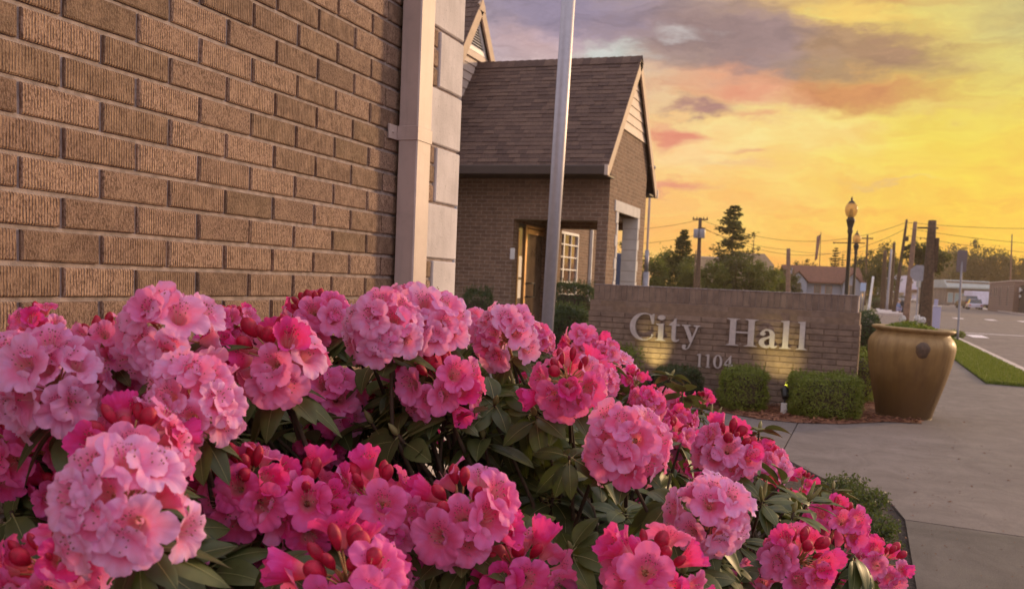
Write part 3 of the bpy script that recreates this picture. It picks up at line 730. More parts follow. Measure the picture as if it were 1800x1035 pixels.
# slim pole standing behind the porch
pb, pt = at(1135, 496, z=22), at(1142, 349, z=22)
pp = empty('slim_pole', (pb.x, pb.y, 0), label='slim leaning pole with pale sleeve just right of the brick porch', cat='pole')
d = (pt - pb) / (pt.z - pb.z); base = pb - d * pb.z
mb = MB(); mb.tube([Vector((0, 0, 0)), d * 3.5], .028, 8); mb.build('shaft', K['fascia'], pp, loc=base - Vector((pb.x, pb.y, 0)))
s0_ = at(1138, 440, z=22).z; mb = MB(); mb.tube([d * .3, d * (s0_ - .5)], .075, 10); mb.tube([d * (s0_ - .5), d * s0_], .05, 10); mb.build('sleeve', K['steel'], pp, loc=base - Vector((pb.x, pb.y, 0)))

# ------------------------------------------------------------------ flagpole
fb, ft = at(963, 560, z=9.2), at(999.5, -2, z=9.2); d = (ft - fb) / (ft.z - fb.z); base = fb - d * fb.z
fp = empty('flagpole', (base.x, base.y, 0), label='tall brushed aluminium flagpole rising behind the flowers in front of the porch', cat='flagpole')
mb = MB(); mb.tube([d * 0, d * 3, d * 9], [.056, .066, .062], 28); mb.build('shaft', K['alu'], fp)
mb = MB(); mb.lathe([(.15, 0), (.15, .02), (.10, .05), (.07, .09), (.062, .10)], 24); mb.build('base_collar', K['alu'], fp)

# ------------------------------------------------------------------ sign wall
SL, SR = at(1034, 560, z=11.5), at(1513, 560, z=10.35)
sw_vec = Vector((SR.x - SL.x, SR.y - SL.y, 0)); SWL = sw_vec.length; SWA = atan2(sw_vec.y, sw_vec.x)
print('sign wall length', SWL, 'angle', math.degrees(SWA))
sign = empty('sign_wall', (SL.x, SL.y, 0), SWA, 'low brown brick wall carrying the raised words City Hall and number 1104', 'sign wall')
K['sbrick'] = mat('sign_brick', (.23, .155, .115), .88, var=.22, vscale=10, bump=.004, bscale=160, isl=.12)
K['smortar'] = mat('sign_mortar', (.22, .145, .10), .95, var=.15, vscale=20)
TOP = 1.283; CAPH = .178
body = MB(); body.box((.012, .012, 0), (SWL - .012, .39, TOP - CAPH), 1)
nr = 17; ch = (TOP - CAPH - .004) / nr
for i in range(nr):
    off = 0 if i % 2 else -.15
    xx = off
    za, zb = i * ch + .004, (i + 1) * ch - .004
    up = .0 if i < nr - 2 else .012     # two corbelled courses step in below the cap
    while xx < SWL:
        a, b = max(xx + .004, up), min(xx + .30 - .004, SWL - up)
        if b - a > .02: body.cbox((a, up + rng.uniform(-.0015, .0015), za), (b, .40 - up, zb), .003)
        xx += .30
sb = body.build('brick_body', [K['sbrick'], K['smortar']], sign)
cap = MB(); cap.box((.055, .035, TOP - CAPH), (SWL - .035, .37, TOP - .004), 1)
xx = .05
while xx < SWL - .04:
    cap.cbox((xx, .028 + rng.uniform(-.001, .001), TOP - CAPH + .006), (min(xx + .0625, SWL - .03), .378, TOP), .003, 0); xx += .0677
cap.build('soldier_course', [K['sbrick'], K['mortar']], sign)
mb = MB(); mb.cbox((.045, .022, TOP + .0005), (SWL - .025, .384, TOP + .010), .003); mb.build('pale_cap_strip', K['mortar'], sign)  # thin pale strip along the top of the soldier course

def ellipse(cx, cy, rx, ry, a0, a1, n=24): return [(cx + rx * cos(radians(a0 + (a1 - a0) * i / n)), cy + ry * sin(radians(a0 + (a1 - a0) * i / n))) for i in range(n + 1)]
def stem(x0, x1, y0, y1, sb_=.055, sh=.035, top=True, bot=True, flag=False):
    """upright with bracketed serifs"""
    p = []
    e = sb_
    if bot: p += [(x0 - e, y0), (x1 + e, y0), (x1 + e, y0 + sh * .6), (x1 + e * .35, y0 + sh * 1.1), (x1, y0 + sh * 2.2)]
    else: p += [(x0, y0), (x1, y0)]
    if top and not flag: p += [(x1, y1 - sh * 2.2), (x1 + e * .35, y1 - sh * 1.1), (x1 + e, y1 - sh * .6), (x1 + e, y1), (x0 - e, y1), (x0 - e, y1 - sh * .6), (x0 - e * .35, y1 - sh * 1.1), (x0, y1 - sh * 2.2)]
    elif flag: p += [(x1, y1), (x0 - e * .7, y1 - sh * .5), (x0 - e, y1 - sh * 1.2), (x0, y1 - sh * 2.4)]
    else: p += [(x1, y1), (x0, y1)]
    if bot: p += [(x0, y0 + sh * 2.2), (x0 - e * .35, y0 + sh * 1.1), (x0 - e, y0 + sh * .6)]
    return [p]
def band(p_out, p_in): return [p_out + p_in[::-1]]
G = {}
G['C'] = (.80, [band(ellipse(.44, .5, .44, .53, 42, 312, 40), ellipse(.50, .5, .325, .485, 48, 318, 40)),
                [[(.715, .62), (.775, .62), (.775, 1.0), (.735, 1.0), (.70, .93), (.62, .97), (.66, .84)]], [[(.735, .14), (.775, .19), (.74, .25), (.70, .18)]]])
G['i'] = (.30, [stem(.08, .215, 0, .66, .065, .035, flag=True), [ellipse(.148, .88, .095, .095, 0, 350, 22)]])
G['t'] = (.36, [[[(.10, .60), (.10, .16), (.115, .06), (.17, 0), (.26, -.015), (.33, .02), (.37, .08), (.345, .10), (.30, .065), (.26, .07), (.24, .12), (.24, .60), (.36, .60), (.36, .66), (.24, .66), (.24, .88), (.20, .88), (.13, .76), (.0, .645), (.0, .60)]]])
G['y'] = (.62, [[[(-.03, .66), (-.03, .62), (.03, .61), (.30, -.02), (.22, -.18), (.16, -.24), (.12, -.20), (.16, -.13), (.10, -.08), (.02, -.10), (.0, -.19), (.06, -.27), (.16, -.28), (.25, -.22), (.30, -.13), (.565, .60), (.63, .62), (.63, .66), (.40, .66), (.40, .62), (.485, .60), (.485, .56), (.36, .20), (.20, .57), (.20, .61), (.27, .62), (.27, .66)]]])
G['H'] = (.84, [stem(.09, .25, 0, 1, .09, .03), stem(.58, .74, 0, 1, .09, .03), [[(.24, .475), (.59, .475), (.59, .53), (.24, .53)]]])
G['a'] = (.54, [band(ellipse(.22, .18, .20, .20, 90, 300, 20) , ellipse(.25, .19, .085, .115, 90, 300, 20)),
                [[(.22, .38), (.22, .31), (.34, .36), (.34, .46)]], [[(.31, .60), (.31, .10), (.33, .02), (.40, -.015), (.47, .0), (.53, .06), (.51, .09), (.475, .065), (.445, .09), (.445, .50)]],
                band(ellipse(.245, .46, .20, .22, 0, 165, 20), ellipse(.225, .45, .09, .17, 0, 165, 20)), [ellipse(.115, .50, .075, .07, 0, 350, 16)],
                [[(.28, -.005), (.34, .08), (.34, .13), (.25, .075)]]])
G['l'] = (.31, [stem(.08, .225, 0, 1.02, .075, .032, flag=True)])
G['1'] = (.40, [stem(.15, .29, 0, .98, .09, .035, top=False), [[(.16, .99), (.29, .99), (.16, .86), (.02, .88), (.02, .91)]]])
G['0'] = (.58, [band(ellipse(.28, .49, .26, .505, 0, 359.5, 44), ellipse(.28, .49, .125, .45, 0, 359.5, 44))])
G['4'] = (.62, [[[(.32, 0), (.46, 0), (.46, 1), (.40, 1), (.32, .80)]], [[(.0, .24), (.57, .24), (.57, .36), (.0, .36)]], [[(.0, .35), (.09, .35), (.41, .90), (.40, 1.0)]]])
def glyph(ch, h, x, z, depth, sx=1.0):
    wd, polys = G[ch]; mb = MB(); yo = -.022
    for i, loops in enumerate(polys):
        off = i * .0006
        L = [[Vector((px * sx * h, pz * h, 0)) for px, pz in lp] for lp in loops]
        flat = [p for lp in L for p in lp]; tris = tessellate_polygon(L)
        nfl = len(flat)
        vs = [(x + p.x, yo - depth - off, z + p.y) for p in flat] + [(x + p.x, yo + off, z + p.y) for p in flat]
        fs = [tuple(t) for t in tris] + [tuple(reversed([q + nfl for q in t])) for t in tris]
        k_ = 0
        for lp in L:
            m_ = len(lp); fs += [(k_ + j, k_ + (j + 1) % m_, nfl + k_ + (j + 1) % m_, nfl + k_ + j) for j in range(m_)]; k_ += m_
        mb.add(vs, fs)
    # stand-off pins
    mb.tube([(x + wd * sx * h * .45, yo, z + h * .06), (x + wd * sx * h * .45, .02, z + h * .06)], .004, 6)
    return mb.build('letter' if ch.isalpha() else 'numeral', K['letter'], sign)
swinv = Matrix.Translation((SL.x, SL.y, 0)) @ Matrix.Rotation(SWA, 4, 'Z'); swinv = swinv.inverted()
def onsign(x, y):
    """point of the wall's front face in wall coordinates"""
    o_ = swinv @ CAM; dd = swinv.to_3x3() @ ray(x, y); t = (-.03 - o_.y) / dd.y; return o_ + dd * t
lay = [('C', 1106.5, 1148), ('i', 1152, 1170), ('t', 1175, 1194), ('y', 1198, 1229.5), ('H', 1276, 1331), ('a', 1334, 1367), ('l', 1370.5, 1391), ('l', 1400, 1419)]
zb = (onsign(1165, 600.3).z + onsign(1410, 613).z) / 2; zt = (onsign(1280, 559.5).z + onsign(1400, 565).z) / 2
CAPL = zt - zb
print('baseline', zb, 'cap', CAPL)
for ch, xa, xb in lay:
    a, b = onsign(xa, 600).x, onsign(xb, 600).x
    lo = min(p[0] for lp in G[ch][1] for l_ in lp for p in l_); hi = max(p[0] for lp in G[ch][1] for l_ in lp for p in l_)
    s_ = (b - a) / ((hi - lo) * CAPL); glyph(ch, CAPL, a - lo * CAPL * s_, zb, .028, s_)
zb2 = onsign(1240, 645.5).z; h2 = onsign(1240, 622).z - zb2
for ch, xa, xb in (('1', 1224, 1233.5), ('1', 1239, 1248.5), ('0', 1253.5, 1269.5), ('4', 1272, 1288)):
    a, b = onsign(xa, 640).x, onsign(xb, 640).x
    lo = min(p[0] for lp in G[ch][1] for l_ in lp for p in l_); hi = max(p[0] for lp in G[ch][1] for l_ in lp for p in l_)
    s_ = (b - a) / ((hi - lo) * h2); glyph(ch, h2, a - lo * h2 * s_, zb2, .02, s_)

# mulch bed in front of the sign
bedpoly = [(-.14, 10.0), (.28, 10.50), (.62, 10.6), (.62, 11.5), (.29, 12.3), (-.2, 12.6), (-4.4, 15.0), (-4.4, 12.2), (-3.1, 11.1), (-1.37, 10.15), (-.95, 9.83), (-.56, 9.80)]
mb = MB(); n = len(bedpoly); mb.add([(x, y, .018) for x, y in bedpoly], [tuple(range(n))]); tag(mb.build('mulch_bed', K['mulch']), kind='structure')
def inpoly(x, y, poly):
    c = False; j = len(poly) - 1
    for i in range(len(poly)):
        (xi, yi), (xj, yj) = poly[i], poly[j]
        if (yi > y) != (yj > y) and x < (xj - xi) * (y - yi) / (yj - yi) + xi: c = not c
        j = i
    return c
mb = MB(); c = 0
while c < 9000:
    x, y = rng.uniform(-4.4, .65), rng.uniform(9.78, 13.2)
    if not inpoly(x, y, bedpoly): continue
    c += 1; a = rng.uniform(0, 2 * pi); L_ = rng.uniform(.012, .04); W_ = rng.uniform(.003, .009); z = .02 + rng.random() ** 2 * .03
    ca, sa = cos(a), sin(a); t = rng.uniform(-.3, .3)
    mb.add([(x - ca * L_ - sa * W_, y - sa * L_ + ca * W_, z - t * L_), (x + ca * L_ - sa * W_, y + sa * L_ + ca * W_, z + t * L_), (x + ca * L_ + sa * W_, y + sa * L_ - ca * W_, z + t * L_ + .004), (x - ca * L_ + sa * W_, y - sa * L_ - ca * W_, z - t * L_ + .004)], [(0, 1, 2, 3)])
tag(mb.build('bark_mulch', K['mulch'], fix=False), kind='stuff')

# ------------------------------------------------------------------ clipped hedges
def leafcard(mb, p, nrm, s, r, mi=0):
    """a small folded leaf: two faces meeting on the midrib"""
    t = nrm.orthogonal().normalized(); t.rotate(Matrix.Rotation(r.uniform(0, 2 * pi), 3, nrm))
    b = nrm.cross(t); f = nrm * s * .12
    a0, a1 = p - t * s * .5, p + t * s * .5
    mb.add([a0, p - b * s * .25 + f, a1, p + b * s * .25 + f], [(0, 1, 2), (0, 2, 3)], mi)
def hedge(name, c, size, n, leaf, m, label, cat='hedge', rz=0, group=None, rnd=.12, seed=1, lean=0, ball=False):
    r = random.Random(seed); root = empty(name, (c[0], c[1], 0), rz, label, cat, group)
    sx, sy, sz = size; zb_ = c[2] if len(c) > 2 else 0
    mb = MB()
    def surf(u, v, w_):
        # rounded box point: superellipsoid
        e = 2.0 if ball else 5.0
        k_ = (abs(u) ** e + abs(v) ** e + abs(w_) ** e) ** (1 / e); return Vector((u / k_, v / k_, w_ / k_))
    for _ in range(n):
        while True:
            q_ = Vector((r.uniform(-1, 1), r.uniform(-1, 1), r.uniform(-1, 1)))
            m_ = max(abs(q_.x), abs(q_.y), abs(q_.z))
            if m_ > .05: break
        s_ = surf(q_.x / m_, q_.y / m_, q_.z / m_)
        nz_ = noise.noise(Vector((s_.x * sx * 4 + seed, s_.y * sy * 4, s_.z * sz * 4))) * .055 + noise.noise(Vector((s_.x * sx * 13 + seed, s_.y * sy * 13, s_.z * sz * 13))) * .03
        dep = -abs(r.gauss(0, .02)) + r.choice((0, 0, 0, r.uniform(0, .03)))
        nrm = Vector((s_.x / sx * 1.0, s_.y / sy, s_.z / sz)).normalized()
        e3 = Vector((abs(s_.x) ** 4 * (1 if s_.x > 0 else -1), abs(s_.y) ** 4 * (1 if s_.y > 0 else -1), abs(s_.z) ** 4 * (1 if s_.z > 0 else -1)))
        nrm = (s_ if ball else e3).normalized()
        p = Vector((s_.x * sx / 2, s_.y * sy / 2, zb_ + sz / 2 + s_.z * sz / 2)) + nrm * (nz_ + dep)
        if p.z < .01: continue
        nn = (nrm + Vector((r.gauss(0, .55), r.gauss(0, .55), r.gauss(0, .55)))).normalized()
        leafcard(mb, p, nn, leaf * r.uniform(.7, 1.3), r)
    shoots = []
    for _ in range(0 if ball else 34):
        bx, by = r.uniform(-.5, .5) * sx * .95, r.uniform(-.5, .5) * sy * .95; hh = r.uniform(.02, .07) * (leaf / .022); dx, dy = r.gauss(0, .012), r.gauss(0, .012)
        a0 = Vector((bx, by, zb_ + sz - .04)); a1 = Vector((bx + dx, by + dy, zb_ + sz + hh)); shoots.append((a0, a1))
        for i in range(6): leafcard(mb, a0.lerp(a1, .4 + .6 * i / 5), Vector((r.gauss(0, 1), r.gauss(0, 1), r.gauss(0, .6))).normalized(), leaf * r.uniform(.7, 1.2), r)
    mb.build('foliage', m, root, fix=False)
    st_ = MB()
    for a0, a1 in shoots: st_.tube([a0, a1], [.0018, .0008], 4)
    for _ in range(90):
        a = Vector((r.uniform(-.35, .35) * sx, r.uniform(-.3, .3) * sy, 0)); b = Vector((r.uniform(-.45, .45) * sx, r.uniform(-.42, .42) * sy, zb_ + sz * r.uniform(.5, .93)))
        st_.tube([a, (a + b) / 2 + Vector((r.uniform(-.05, .05), r.uniform(-.05, .05), .05)), b], [.008, .006, .003], 4)
    cx_, cy_, cz_ = sx * .42, sy * .42, sz * .86
    if ball: cx_, cy_, cz_ = sx * .3, sy * .3, sz * .75
    st_.cbox((-cx_, -cy_, max(zb_, .005)), (cx_, cy_, zb_ + cz_), min(cx_, cy_, cz_ / 2) * .6)  # solid dark box added among the twigs as the hedge's shaded inside
    st_.build('twigs_and_dark_core', K['twig'], root)
    return root
def px_hedge(name, xa, xb, yt, zbot, depth, n, leaf, m, label, seed, **kw):
    a, b = at(xa, yt, z=zbot), at(xb, yt, z=zbot); cx, cy = (a.x + b.x) / 2, (a.y + b.y) / 2
    d_ = Vector((b.x - a.x, b.y - a.y, 0)); ang = atan2(d_.y, d_.x); nrm = Vector((-sin(ang), cos(ang), 0))
    h = (a.z + b.z) / 2
    c_ = Vector((cx, cy, 0)) + nrm * depth / 2
    return hedge(name, (c_.x, c_.y), (d_.length, depth, h), n, leaf, m, label, rz=ang, seed=seed, **kw)
grp = 'clipped hedges round the sign'
px_hedge('clipped_hedge', 1405, 1528, 662, 9.75, .50, 16000, .022, K['hedge'], 'long clipped green hedge between the spotlight and the big urn', 11, group=grp)
px_hedge('clipped_hedge', 1277, 1358, 650, 10.1, .40, 10000, .022, K['hedge'], 'short clipped hedge left of the spotlight, below the number', 12, group=grp)
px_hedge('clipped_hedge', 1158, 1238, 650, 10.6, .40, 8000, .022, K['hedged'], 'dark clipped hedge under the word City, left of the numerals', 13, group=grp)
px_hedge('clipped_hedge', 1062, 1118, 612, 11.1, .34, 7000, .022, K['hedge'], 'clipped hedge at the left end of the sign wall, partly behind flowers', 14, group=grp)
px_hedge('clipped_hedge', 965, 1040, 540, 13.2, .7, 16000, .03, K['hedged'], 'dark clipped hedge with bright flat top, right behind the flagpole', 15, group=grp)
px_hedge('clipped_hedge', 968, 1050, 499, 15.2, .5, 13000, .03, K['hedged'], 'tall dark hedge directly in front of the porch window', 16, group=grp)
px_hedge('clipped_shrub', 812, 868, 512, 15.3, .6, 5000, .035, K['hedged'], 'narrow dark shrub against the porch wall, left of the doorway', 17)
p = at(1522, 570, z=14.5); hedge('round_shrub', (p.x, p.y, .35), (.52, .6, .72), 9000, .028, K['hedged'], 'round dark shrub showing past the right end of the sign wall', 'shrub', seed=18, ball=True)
p = at(1521, 660, z=11.6); hedge('yellow_shrub', (p.x - .12, p.y, 0), (.5, .6, .62), 7000, .022, K['hedge'], 'yellow green shrub squeezed between sign wall and urn', 'shrub', seed=19)
p = at(1118, 640, z=10.75)
r_ = random.Random(5); root = empty('lit_shrub', (p.x, p.y, 0), 0, 'small shrub glowing bright green in the spotlight at the sign', 'shrub')
mb = MB()
for _ in range(700):
    a = r_.uniform(0, 2 * pi); z = r_.uniform(.05, .62); rr_ = .10 * sqrt(r_.random()); leafcard(mb, Vector((cos(a) * rr_, sin(a) * rr_, z)), Vector((r_.gauss(0, 1), r_.gauss(0, 1), r_.gauss(0, 1))).normalized(), .026, r_)
mb.build('foliage', K['hedge'], root, fix=False)
mb = MB(); [mb.tube([(0, 0, 0), (r_.uniform(-.06, .06), r_.uniform(-.06, .06), .5)], .004, 5) for _ in range(6)]; mb.build('stems', K['twig'], root)
# upright leafy perennial in front of the short hedge
p = at(1284, 716, Z=0.02); root = empty('leafy_perennial', (p.x, p.y, 0), 0, 'upright pale green perennial growing in front of the short hedge', 'plant'); mb = MB()
for i in range(26):
    a = r_.uniform(0, 2 * pi); L_ = r_.uniform(.22, .46); o_ = Vector((cos(a), sin(a), 0)) * r_.uniform(.02, .07); top = o_ * 2.0 + Vector((0, 0, L_)); sd_ = Vector((-sin(a), cos(a), 0)) * .011
    m1 = o_ * 1.3 + Vector((0, 0, L_ * .55)); mb.add([o_ - sd_ * .6, o_ + sd_ * .6, m1 + sd_, m1 - sd_, top], [(0, 1, 2, 3), (3, 2, 4)])
for i in range(300):
    a = r_.uniform(0, 2 * pi); z = r_.uniform(.02, .42); rr_ = (.11 - .15 * z) ; leafcard(mb, Vector((cos(a) * rr_ * r_.random(), sin(a) * rr_ * r_.random(), z)), Vector((r_.gauss(0, 1), r_.gauss(0, 1), r_.gauss(.5, 1))).normalized(), .03, r_)
mb.build('leaves', K['fernleaf'], root, fix=False)

# ------------------------------------------------------------------ spotlights of the sign
def spotlight(px, py, z, target, label, energy):
    p = at(px, py, z=z); root = empty('spotlight', (p.x, p.y, 0), 0, label, 'spotlight', 'spotlights aimed at the sign')
    mb = MB(); mb.cbox((-.032, -.025, 0), (.032, .025, .13), .004); mb.build('white_post', K['white'], root)
    aim = (target - Vector((p.x, p.y, .22))).normalized()
    mb = MB(); c0 = Vector((0, 0, .22)); mb.tube([(0, 0, .13), (0, 0, .18)], .008, 8)
    mb.tube([c0 - aim * .06, c0 - aim * .055, c0 + aim * .06, c0 + aim * .075], [.02, .034, .042, .046], 14, cap=True); mb.build('lamp_head', K['blackm'], root)
    mb = MB(); a = aim.orthogonal().normalized(); b = aim.cross(a); n_ = 14
    mb.add([c0 + aim * .077 + (a * cos(2 * pi * j / n_) + b * sin(2 * pi * j / n_)) * .038 for j in range(n_)], [tuple(range(n_))])
    lens = bpy.data.materials.get('lamp_lens')
    if not lens:
        lens = bpy.data.materials.new('lamp_lens'); lens.use_nodes = True; t = N(lens.node_tree); t.n.clear()
        e = t.new('ShaderNodeEmission', {0: (1, .78, .35, 1), 1: 1.5}); t.new('ShaderNodeOutputMaterial', {0: e.outputs[0]})
    mb.build('lens', lens, root)
    ld = bpy.data.lights.new('spot_beam', 'SPOT'); ld.energy = energy; ld.color = (1.0, .86, .30); ld.spot_size = radians(62); ld.spot_blend = 1.0; ld.shadow_soft_size = .03
    lo = bpy.data.objects.new('spot_beam', ld); COL.objects.link(lo); lo.parent = root
    lo.location = c0 + aim * .09; lo.rotation_euler = (-aim).to_track_quat('Z', 'Y').to_euler()
def signw(x, y, dy=0):
    q_ = onsign(x, y); return swinv.inverted() @ Vector((q_.x, dy, q_.z))
spotlight(1379, 708, 10.12, signw(1374, 622), 'small black spotlight on a white post between two clipped hedges', 22)
spotlight(1140, 708, 10.9, signw(1152, 615), 'small black spotlight hidden behind flowers, lighting the word City', 17)

# ------------------------------------------------------------------ big urn
def mat_pot():
    m = bpy.data.materials.new('glazed_urn'); m.use_nodes = True
    t = N(m.node_tree); t.n.clear(); o = t.obj(); s = t.new('ShaderNodeSeparateXYZ', {0: o})
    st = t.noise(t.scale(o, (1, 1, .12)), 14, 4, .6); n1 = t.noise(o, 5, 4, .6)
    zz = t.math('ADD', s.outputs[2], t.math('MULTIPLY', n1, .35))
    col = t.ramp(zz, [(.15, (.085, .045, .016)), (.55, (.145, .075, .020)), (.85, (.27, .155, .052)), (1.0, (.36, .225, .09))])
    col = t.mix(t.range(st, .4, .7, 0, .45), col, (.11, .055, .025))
    # drips of darker glaze round one round patch
    b = t.new('ShaderNodeBsdfPrincipled', {'Base Color': col, 'Roughness': t.range(st, .3, .7, .5, .68), 'Specular IOR Level': .35, 'Coat Weight': .06, 'Coat Roughness': .2})
    bp = t.new('ShaderNodeBump', {'Height': st, 'Distance': .004, 'Strength': .5}); t.l.new(bp.outputs[0], b.inputs['Normal'])
    t.new('ShaderNodeOutputMaterial', {0: b.outputs[0]}); return m
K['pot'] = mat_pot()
pc = at(1587, 737, Z=.012); away = Vector((pc.x, pc.y, 0)).normalized()
s_px = lambda px_: px_ * 10.35 / FPX
pot = empty('glazed_urn', (pc.x + away.x * .26, pc.y + away.y * .26, .012), 0, 'big ochre glazed urn planter standing at the end of the sign bed', 'planter')
axis = at(1606, 582, z=10.35); PH = axis.z
pf = [(0, 0), (.27, 0), (.283, .015), (.30, .10), (.345, .27), (.39, .45), (.424, .62), (.440, .74), (.437, .80), (.415, .85), (.385, .885), (.370, .905), (.372, .915), (.40, .928), (.418, .942), (.418, .958), (.398, .968), (.36, .960), (.34, .94), (.33, .90), (0, .88)]
mb = MB()
tl = Matrix.Rotation(radians(0), 4, 'Y')
def smooth_prof(pf, k=3):
    out = []
    for i in range(len(pf) - 1):
        p0 = pf[max(i - 1, 0)]; p1 = pf[i]; p2 = pf[i + 1]; p3 = pf[min(i + 2, len(pf) - 1)]
        for j in range(k):
            t = j / k; out.append(tuple(.5 * ((2 * b) + (-a + c) * t + (2 * a - 5 * b + 4 * c - d) * t * t + (-a + 3 * b - 3 * c + d) * t ** 3) for a, b, c, d in zip(p0, p1, p2, p3)))
    return out + [pf[-1]]
prof = [(max(0, r), z) for r, z in smooth_prof(pf)]
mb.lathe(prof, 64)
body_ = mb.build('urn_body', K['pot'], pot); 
lean = atan2(.035, 1); pot.rotation_euler = (0, lean, 0)
K['patch'] = mat('dark_glaze_patch', (.10, .055, .03), .5, var=.3, vscale=20)
dp = at(1615, 616, z=9.9); ang = atan2(dp.y - pot.location.y, dp.x - pot.location.x)
mb = MB(); R0 = .437; patch = []
nn_ = 22
for j in range(nn_): patch.append((cos(2 * pi * j / nn_) * .072 * (1 + .08 * sin(j * 2.1)), sin(2 * pi * j / nn_) * .075 - (.02 if sin(2 * pi * j / nn_) < -.6 else 0)))
zc_ = .76
def rad_at(z):
    for (r0, za), (r1, zb_) in zip(prof, prof[1:]):
        if za <= z <= zb_ and zb_ > za: return r0 + (r1 - r0) * (z - za) / (zb_ - za)
    return .43
vs = []
for ring in (0, .5, .85, 1.0):
    for (u_, v_) in patch:
        z = zc_ + v_ * ring; rr_ = rad_at(z) + (.006 if ring < .9 else .0005); th = ang + u_ * ring / .437; vs.append((rr_ * cos(th), rr_ * sin(th), z))
fs = [(i * nn_ + j, i * nn_ + (j + 1) % nn_, (i + 1) * nn_ + (j + 1) % nn_, (i + 1) * nn_ + j) for i in range(3) for j in range(nn_)]
mb.add(vs, fs, 0, True); mb.build('dark_medallion', K['patch'], pot)
mb = MB(); mb.lathe([(0, .925), (.2, .93), (.335, .92)], 24); mb.build('soil', K['soil'], pot)
pl = empty('potted_plants', (pot.location.x + .02, pot.location.y, .90), 0, 'low leafy plants and two white blooms growing in the urn', 'plant')
mb = MB(); r_ = random.Random(9)
for _ in range(1500):
    a = r_.uniform(0, 2 * pi); rr_ = .30 * sqrt(r_.random()); off = Vector((cos(a) * rr_ - .03, sin(a) * rr_, .03 + .10 * (1 - (rr_ / .3) ** 2) * r_.random() + .02 * r_.random()))
    leafcard(mb, off, Vector((r_.gauss(0, .7), r_.gauss(0, .7), r_.gauss(.7, .5))).normalized(), r_.uniform(.03, .06), r_)
mb.build('foliage', K['hedge'], pl, fix=False)
for (dx, dy, dz) in ((-.10, .12, .16), (.05, .16, .17), (.10, .10, .155)):
    mb = MB()
    for _ in range(90):
        q_ = Vector((r_.gauss(0, 1), r_.gauss(0, 1), r_.gauss(0, 1))).normalized(); leafcard(mb, Vector((dx, dy, dz)) + q_ * .035, q_, .03, r_)
    mb.tube([(dx, dy, 0), (dx, dy, dz)], .004, 5); mb.build('white_bloom', K['white'], pl, fix=False)


# ------------------------------------------------------------------ rhododendron
RX, RY = -.45, 1.9
shrub = empty('rhododendron', (RX, RY, 0), 0, 'large rhododendron covered in pink flower clusters and red buds against the brick wall', 'shrub')
SO = Vector((RX, RY, 0))
def floret_mesh(seed, op=1.0, squash=1.0):
    """one five-lobed funnel flower; axis +Z, throat at the origin. op: 1 wide open, 0 still cupped"""
    r = random.Random(seed); NT, NR = 60, 13
    ph = [r.uniform(0, 2 * pi) for _ in range(8)]; lob = [r.uniform(.90, 1.08) for _ in range(5)]; lz = [r.uniform(-.0045, .0045) for _ in range(5)]
    tw = [r.uniform(-.10, .10) for _ in range(5)]
    vs = []; uvs = []
    for j in range(NR):
        t = j / (NR - 1)
        for i in range(NT):
            u = i / NT; th = 2 * pi * u
            q_ = u * 5; k_ = int(q_) % 5; fr = q_ - int(q_)
            L = sin(pi * fr)                                  # 0 at the notch, 1 mid petal
            tt = max(0, (t - .30) / .70)
            rr = .0042 + .0065 * min(1, t / .30) + (.0255 * (.35 + .65 * op)) * tt ** 1.05
            notch = 1 - .30 * (1 - L ** .50) * tt ** 2.2
            rr *= notch * (1 + (lob[k_] - 1) * tt * L)
            z = .017 * min(1, t / .30) + tt * (.030 - .018 * op) - .006 * op * tt ** 3 + lz[k_] * tt ** 2 * L
            z += .0022 * (1 - L) * tt                          # petals overlap: the notch stands forward
            ruf = (.0013 * sin(th * 15 + ph[0]) + .0006 * sin(th * 23 + ph[1]) + .0014 * sin(th * 9 + ph[2])) * tt ** 2.5
            z += ruf + .0016 * cos(th * 2 + ph[3]) * tt
            rr += .0005 * sin(th * 31 + ph[4]) * tt ** 3
            z += .0030 * (L ** 2) * sin(pi * tt) * .5 - .0018 * exp(-((fr - .5) / .06) ** 2) * sin(pi * tt)   # each petal cupped, with a crease
            a = th + tw[k_] * tt * L
            vs.append((rr * cos(a) * squash, rr * sin(a), z)); uvs.append((u, t))
    fs = [(j * NT + i, j * NT + (i + 1) % NT, (j + 1) * NT + (i + 1) % NT, (j + 1) * NT + i) for j in range(NR - 1) for i in range(NT)]
    mats_i = [0] * len(fs); nf = len(fs)
    st = MB()
    for k_ in range(8):                                        # stamens curving out of the throat
        a = 2 * pi * k_ / 8 + r.uniform(-.2, .2); o_ = .006; ln = r.uniform(.024, .034); up = .003
        p0 = (cos(a) * .002, sin(a) * .002, .004); p1 = (cos(a) * o_ , sin(a) * o_ + up, ln * .6); p2 = (cos(a) * o_ * 1.4, sin(a) * o_ * 1.4 + up * 2.5, ln)
        st.tube([p0, p1, p2], [.00035, .0003, .00025], 4, 1, cap=False); st.box([c_ - .0007 for c_ in p2], [c_ + .0007 for c_ in p2], 2)
    me = bpy.data.meshes.new('flower'); k0 = len(vs)
    allf = fs + [tuple(i + k0 for i in f) for f in st.f]
    me.from_pydata(vs + st.v, [], allf)
    for m_ in ('petal', 'stamen', 'anther'): me.materials.append(K[m_])
    me.polygons.foreach_set('material_index', mats_i + st.m); me.polygons.foreach_set('use_smooth', [True] * len(allf))
    uvl = me.uv_layers.new(name='UVMap'); d_ = []
    for fi, f in enumerate(allf):
        for n_, vi in enumerate(f):
            if fi < nf:
                u, t = uvs[vi]
                if f[0] % NT == NT - 1 and vi % NT == 0: u = 1.0
                d_ += [u, t]
            else: d_ += [0, 0]
    uvl.data.foreach_set('uv', d_); me.update(); return me
FL_OPEN = [floret_mesh(100 + i, 1.0 - .10 * (i % 3), 1 - .06 * (i % 2)) for i in range(7)]
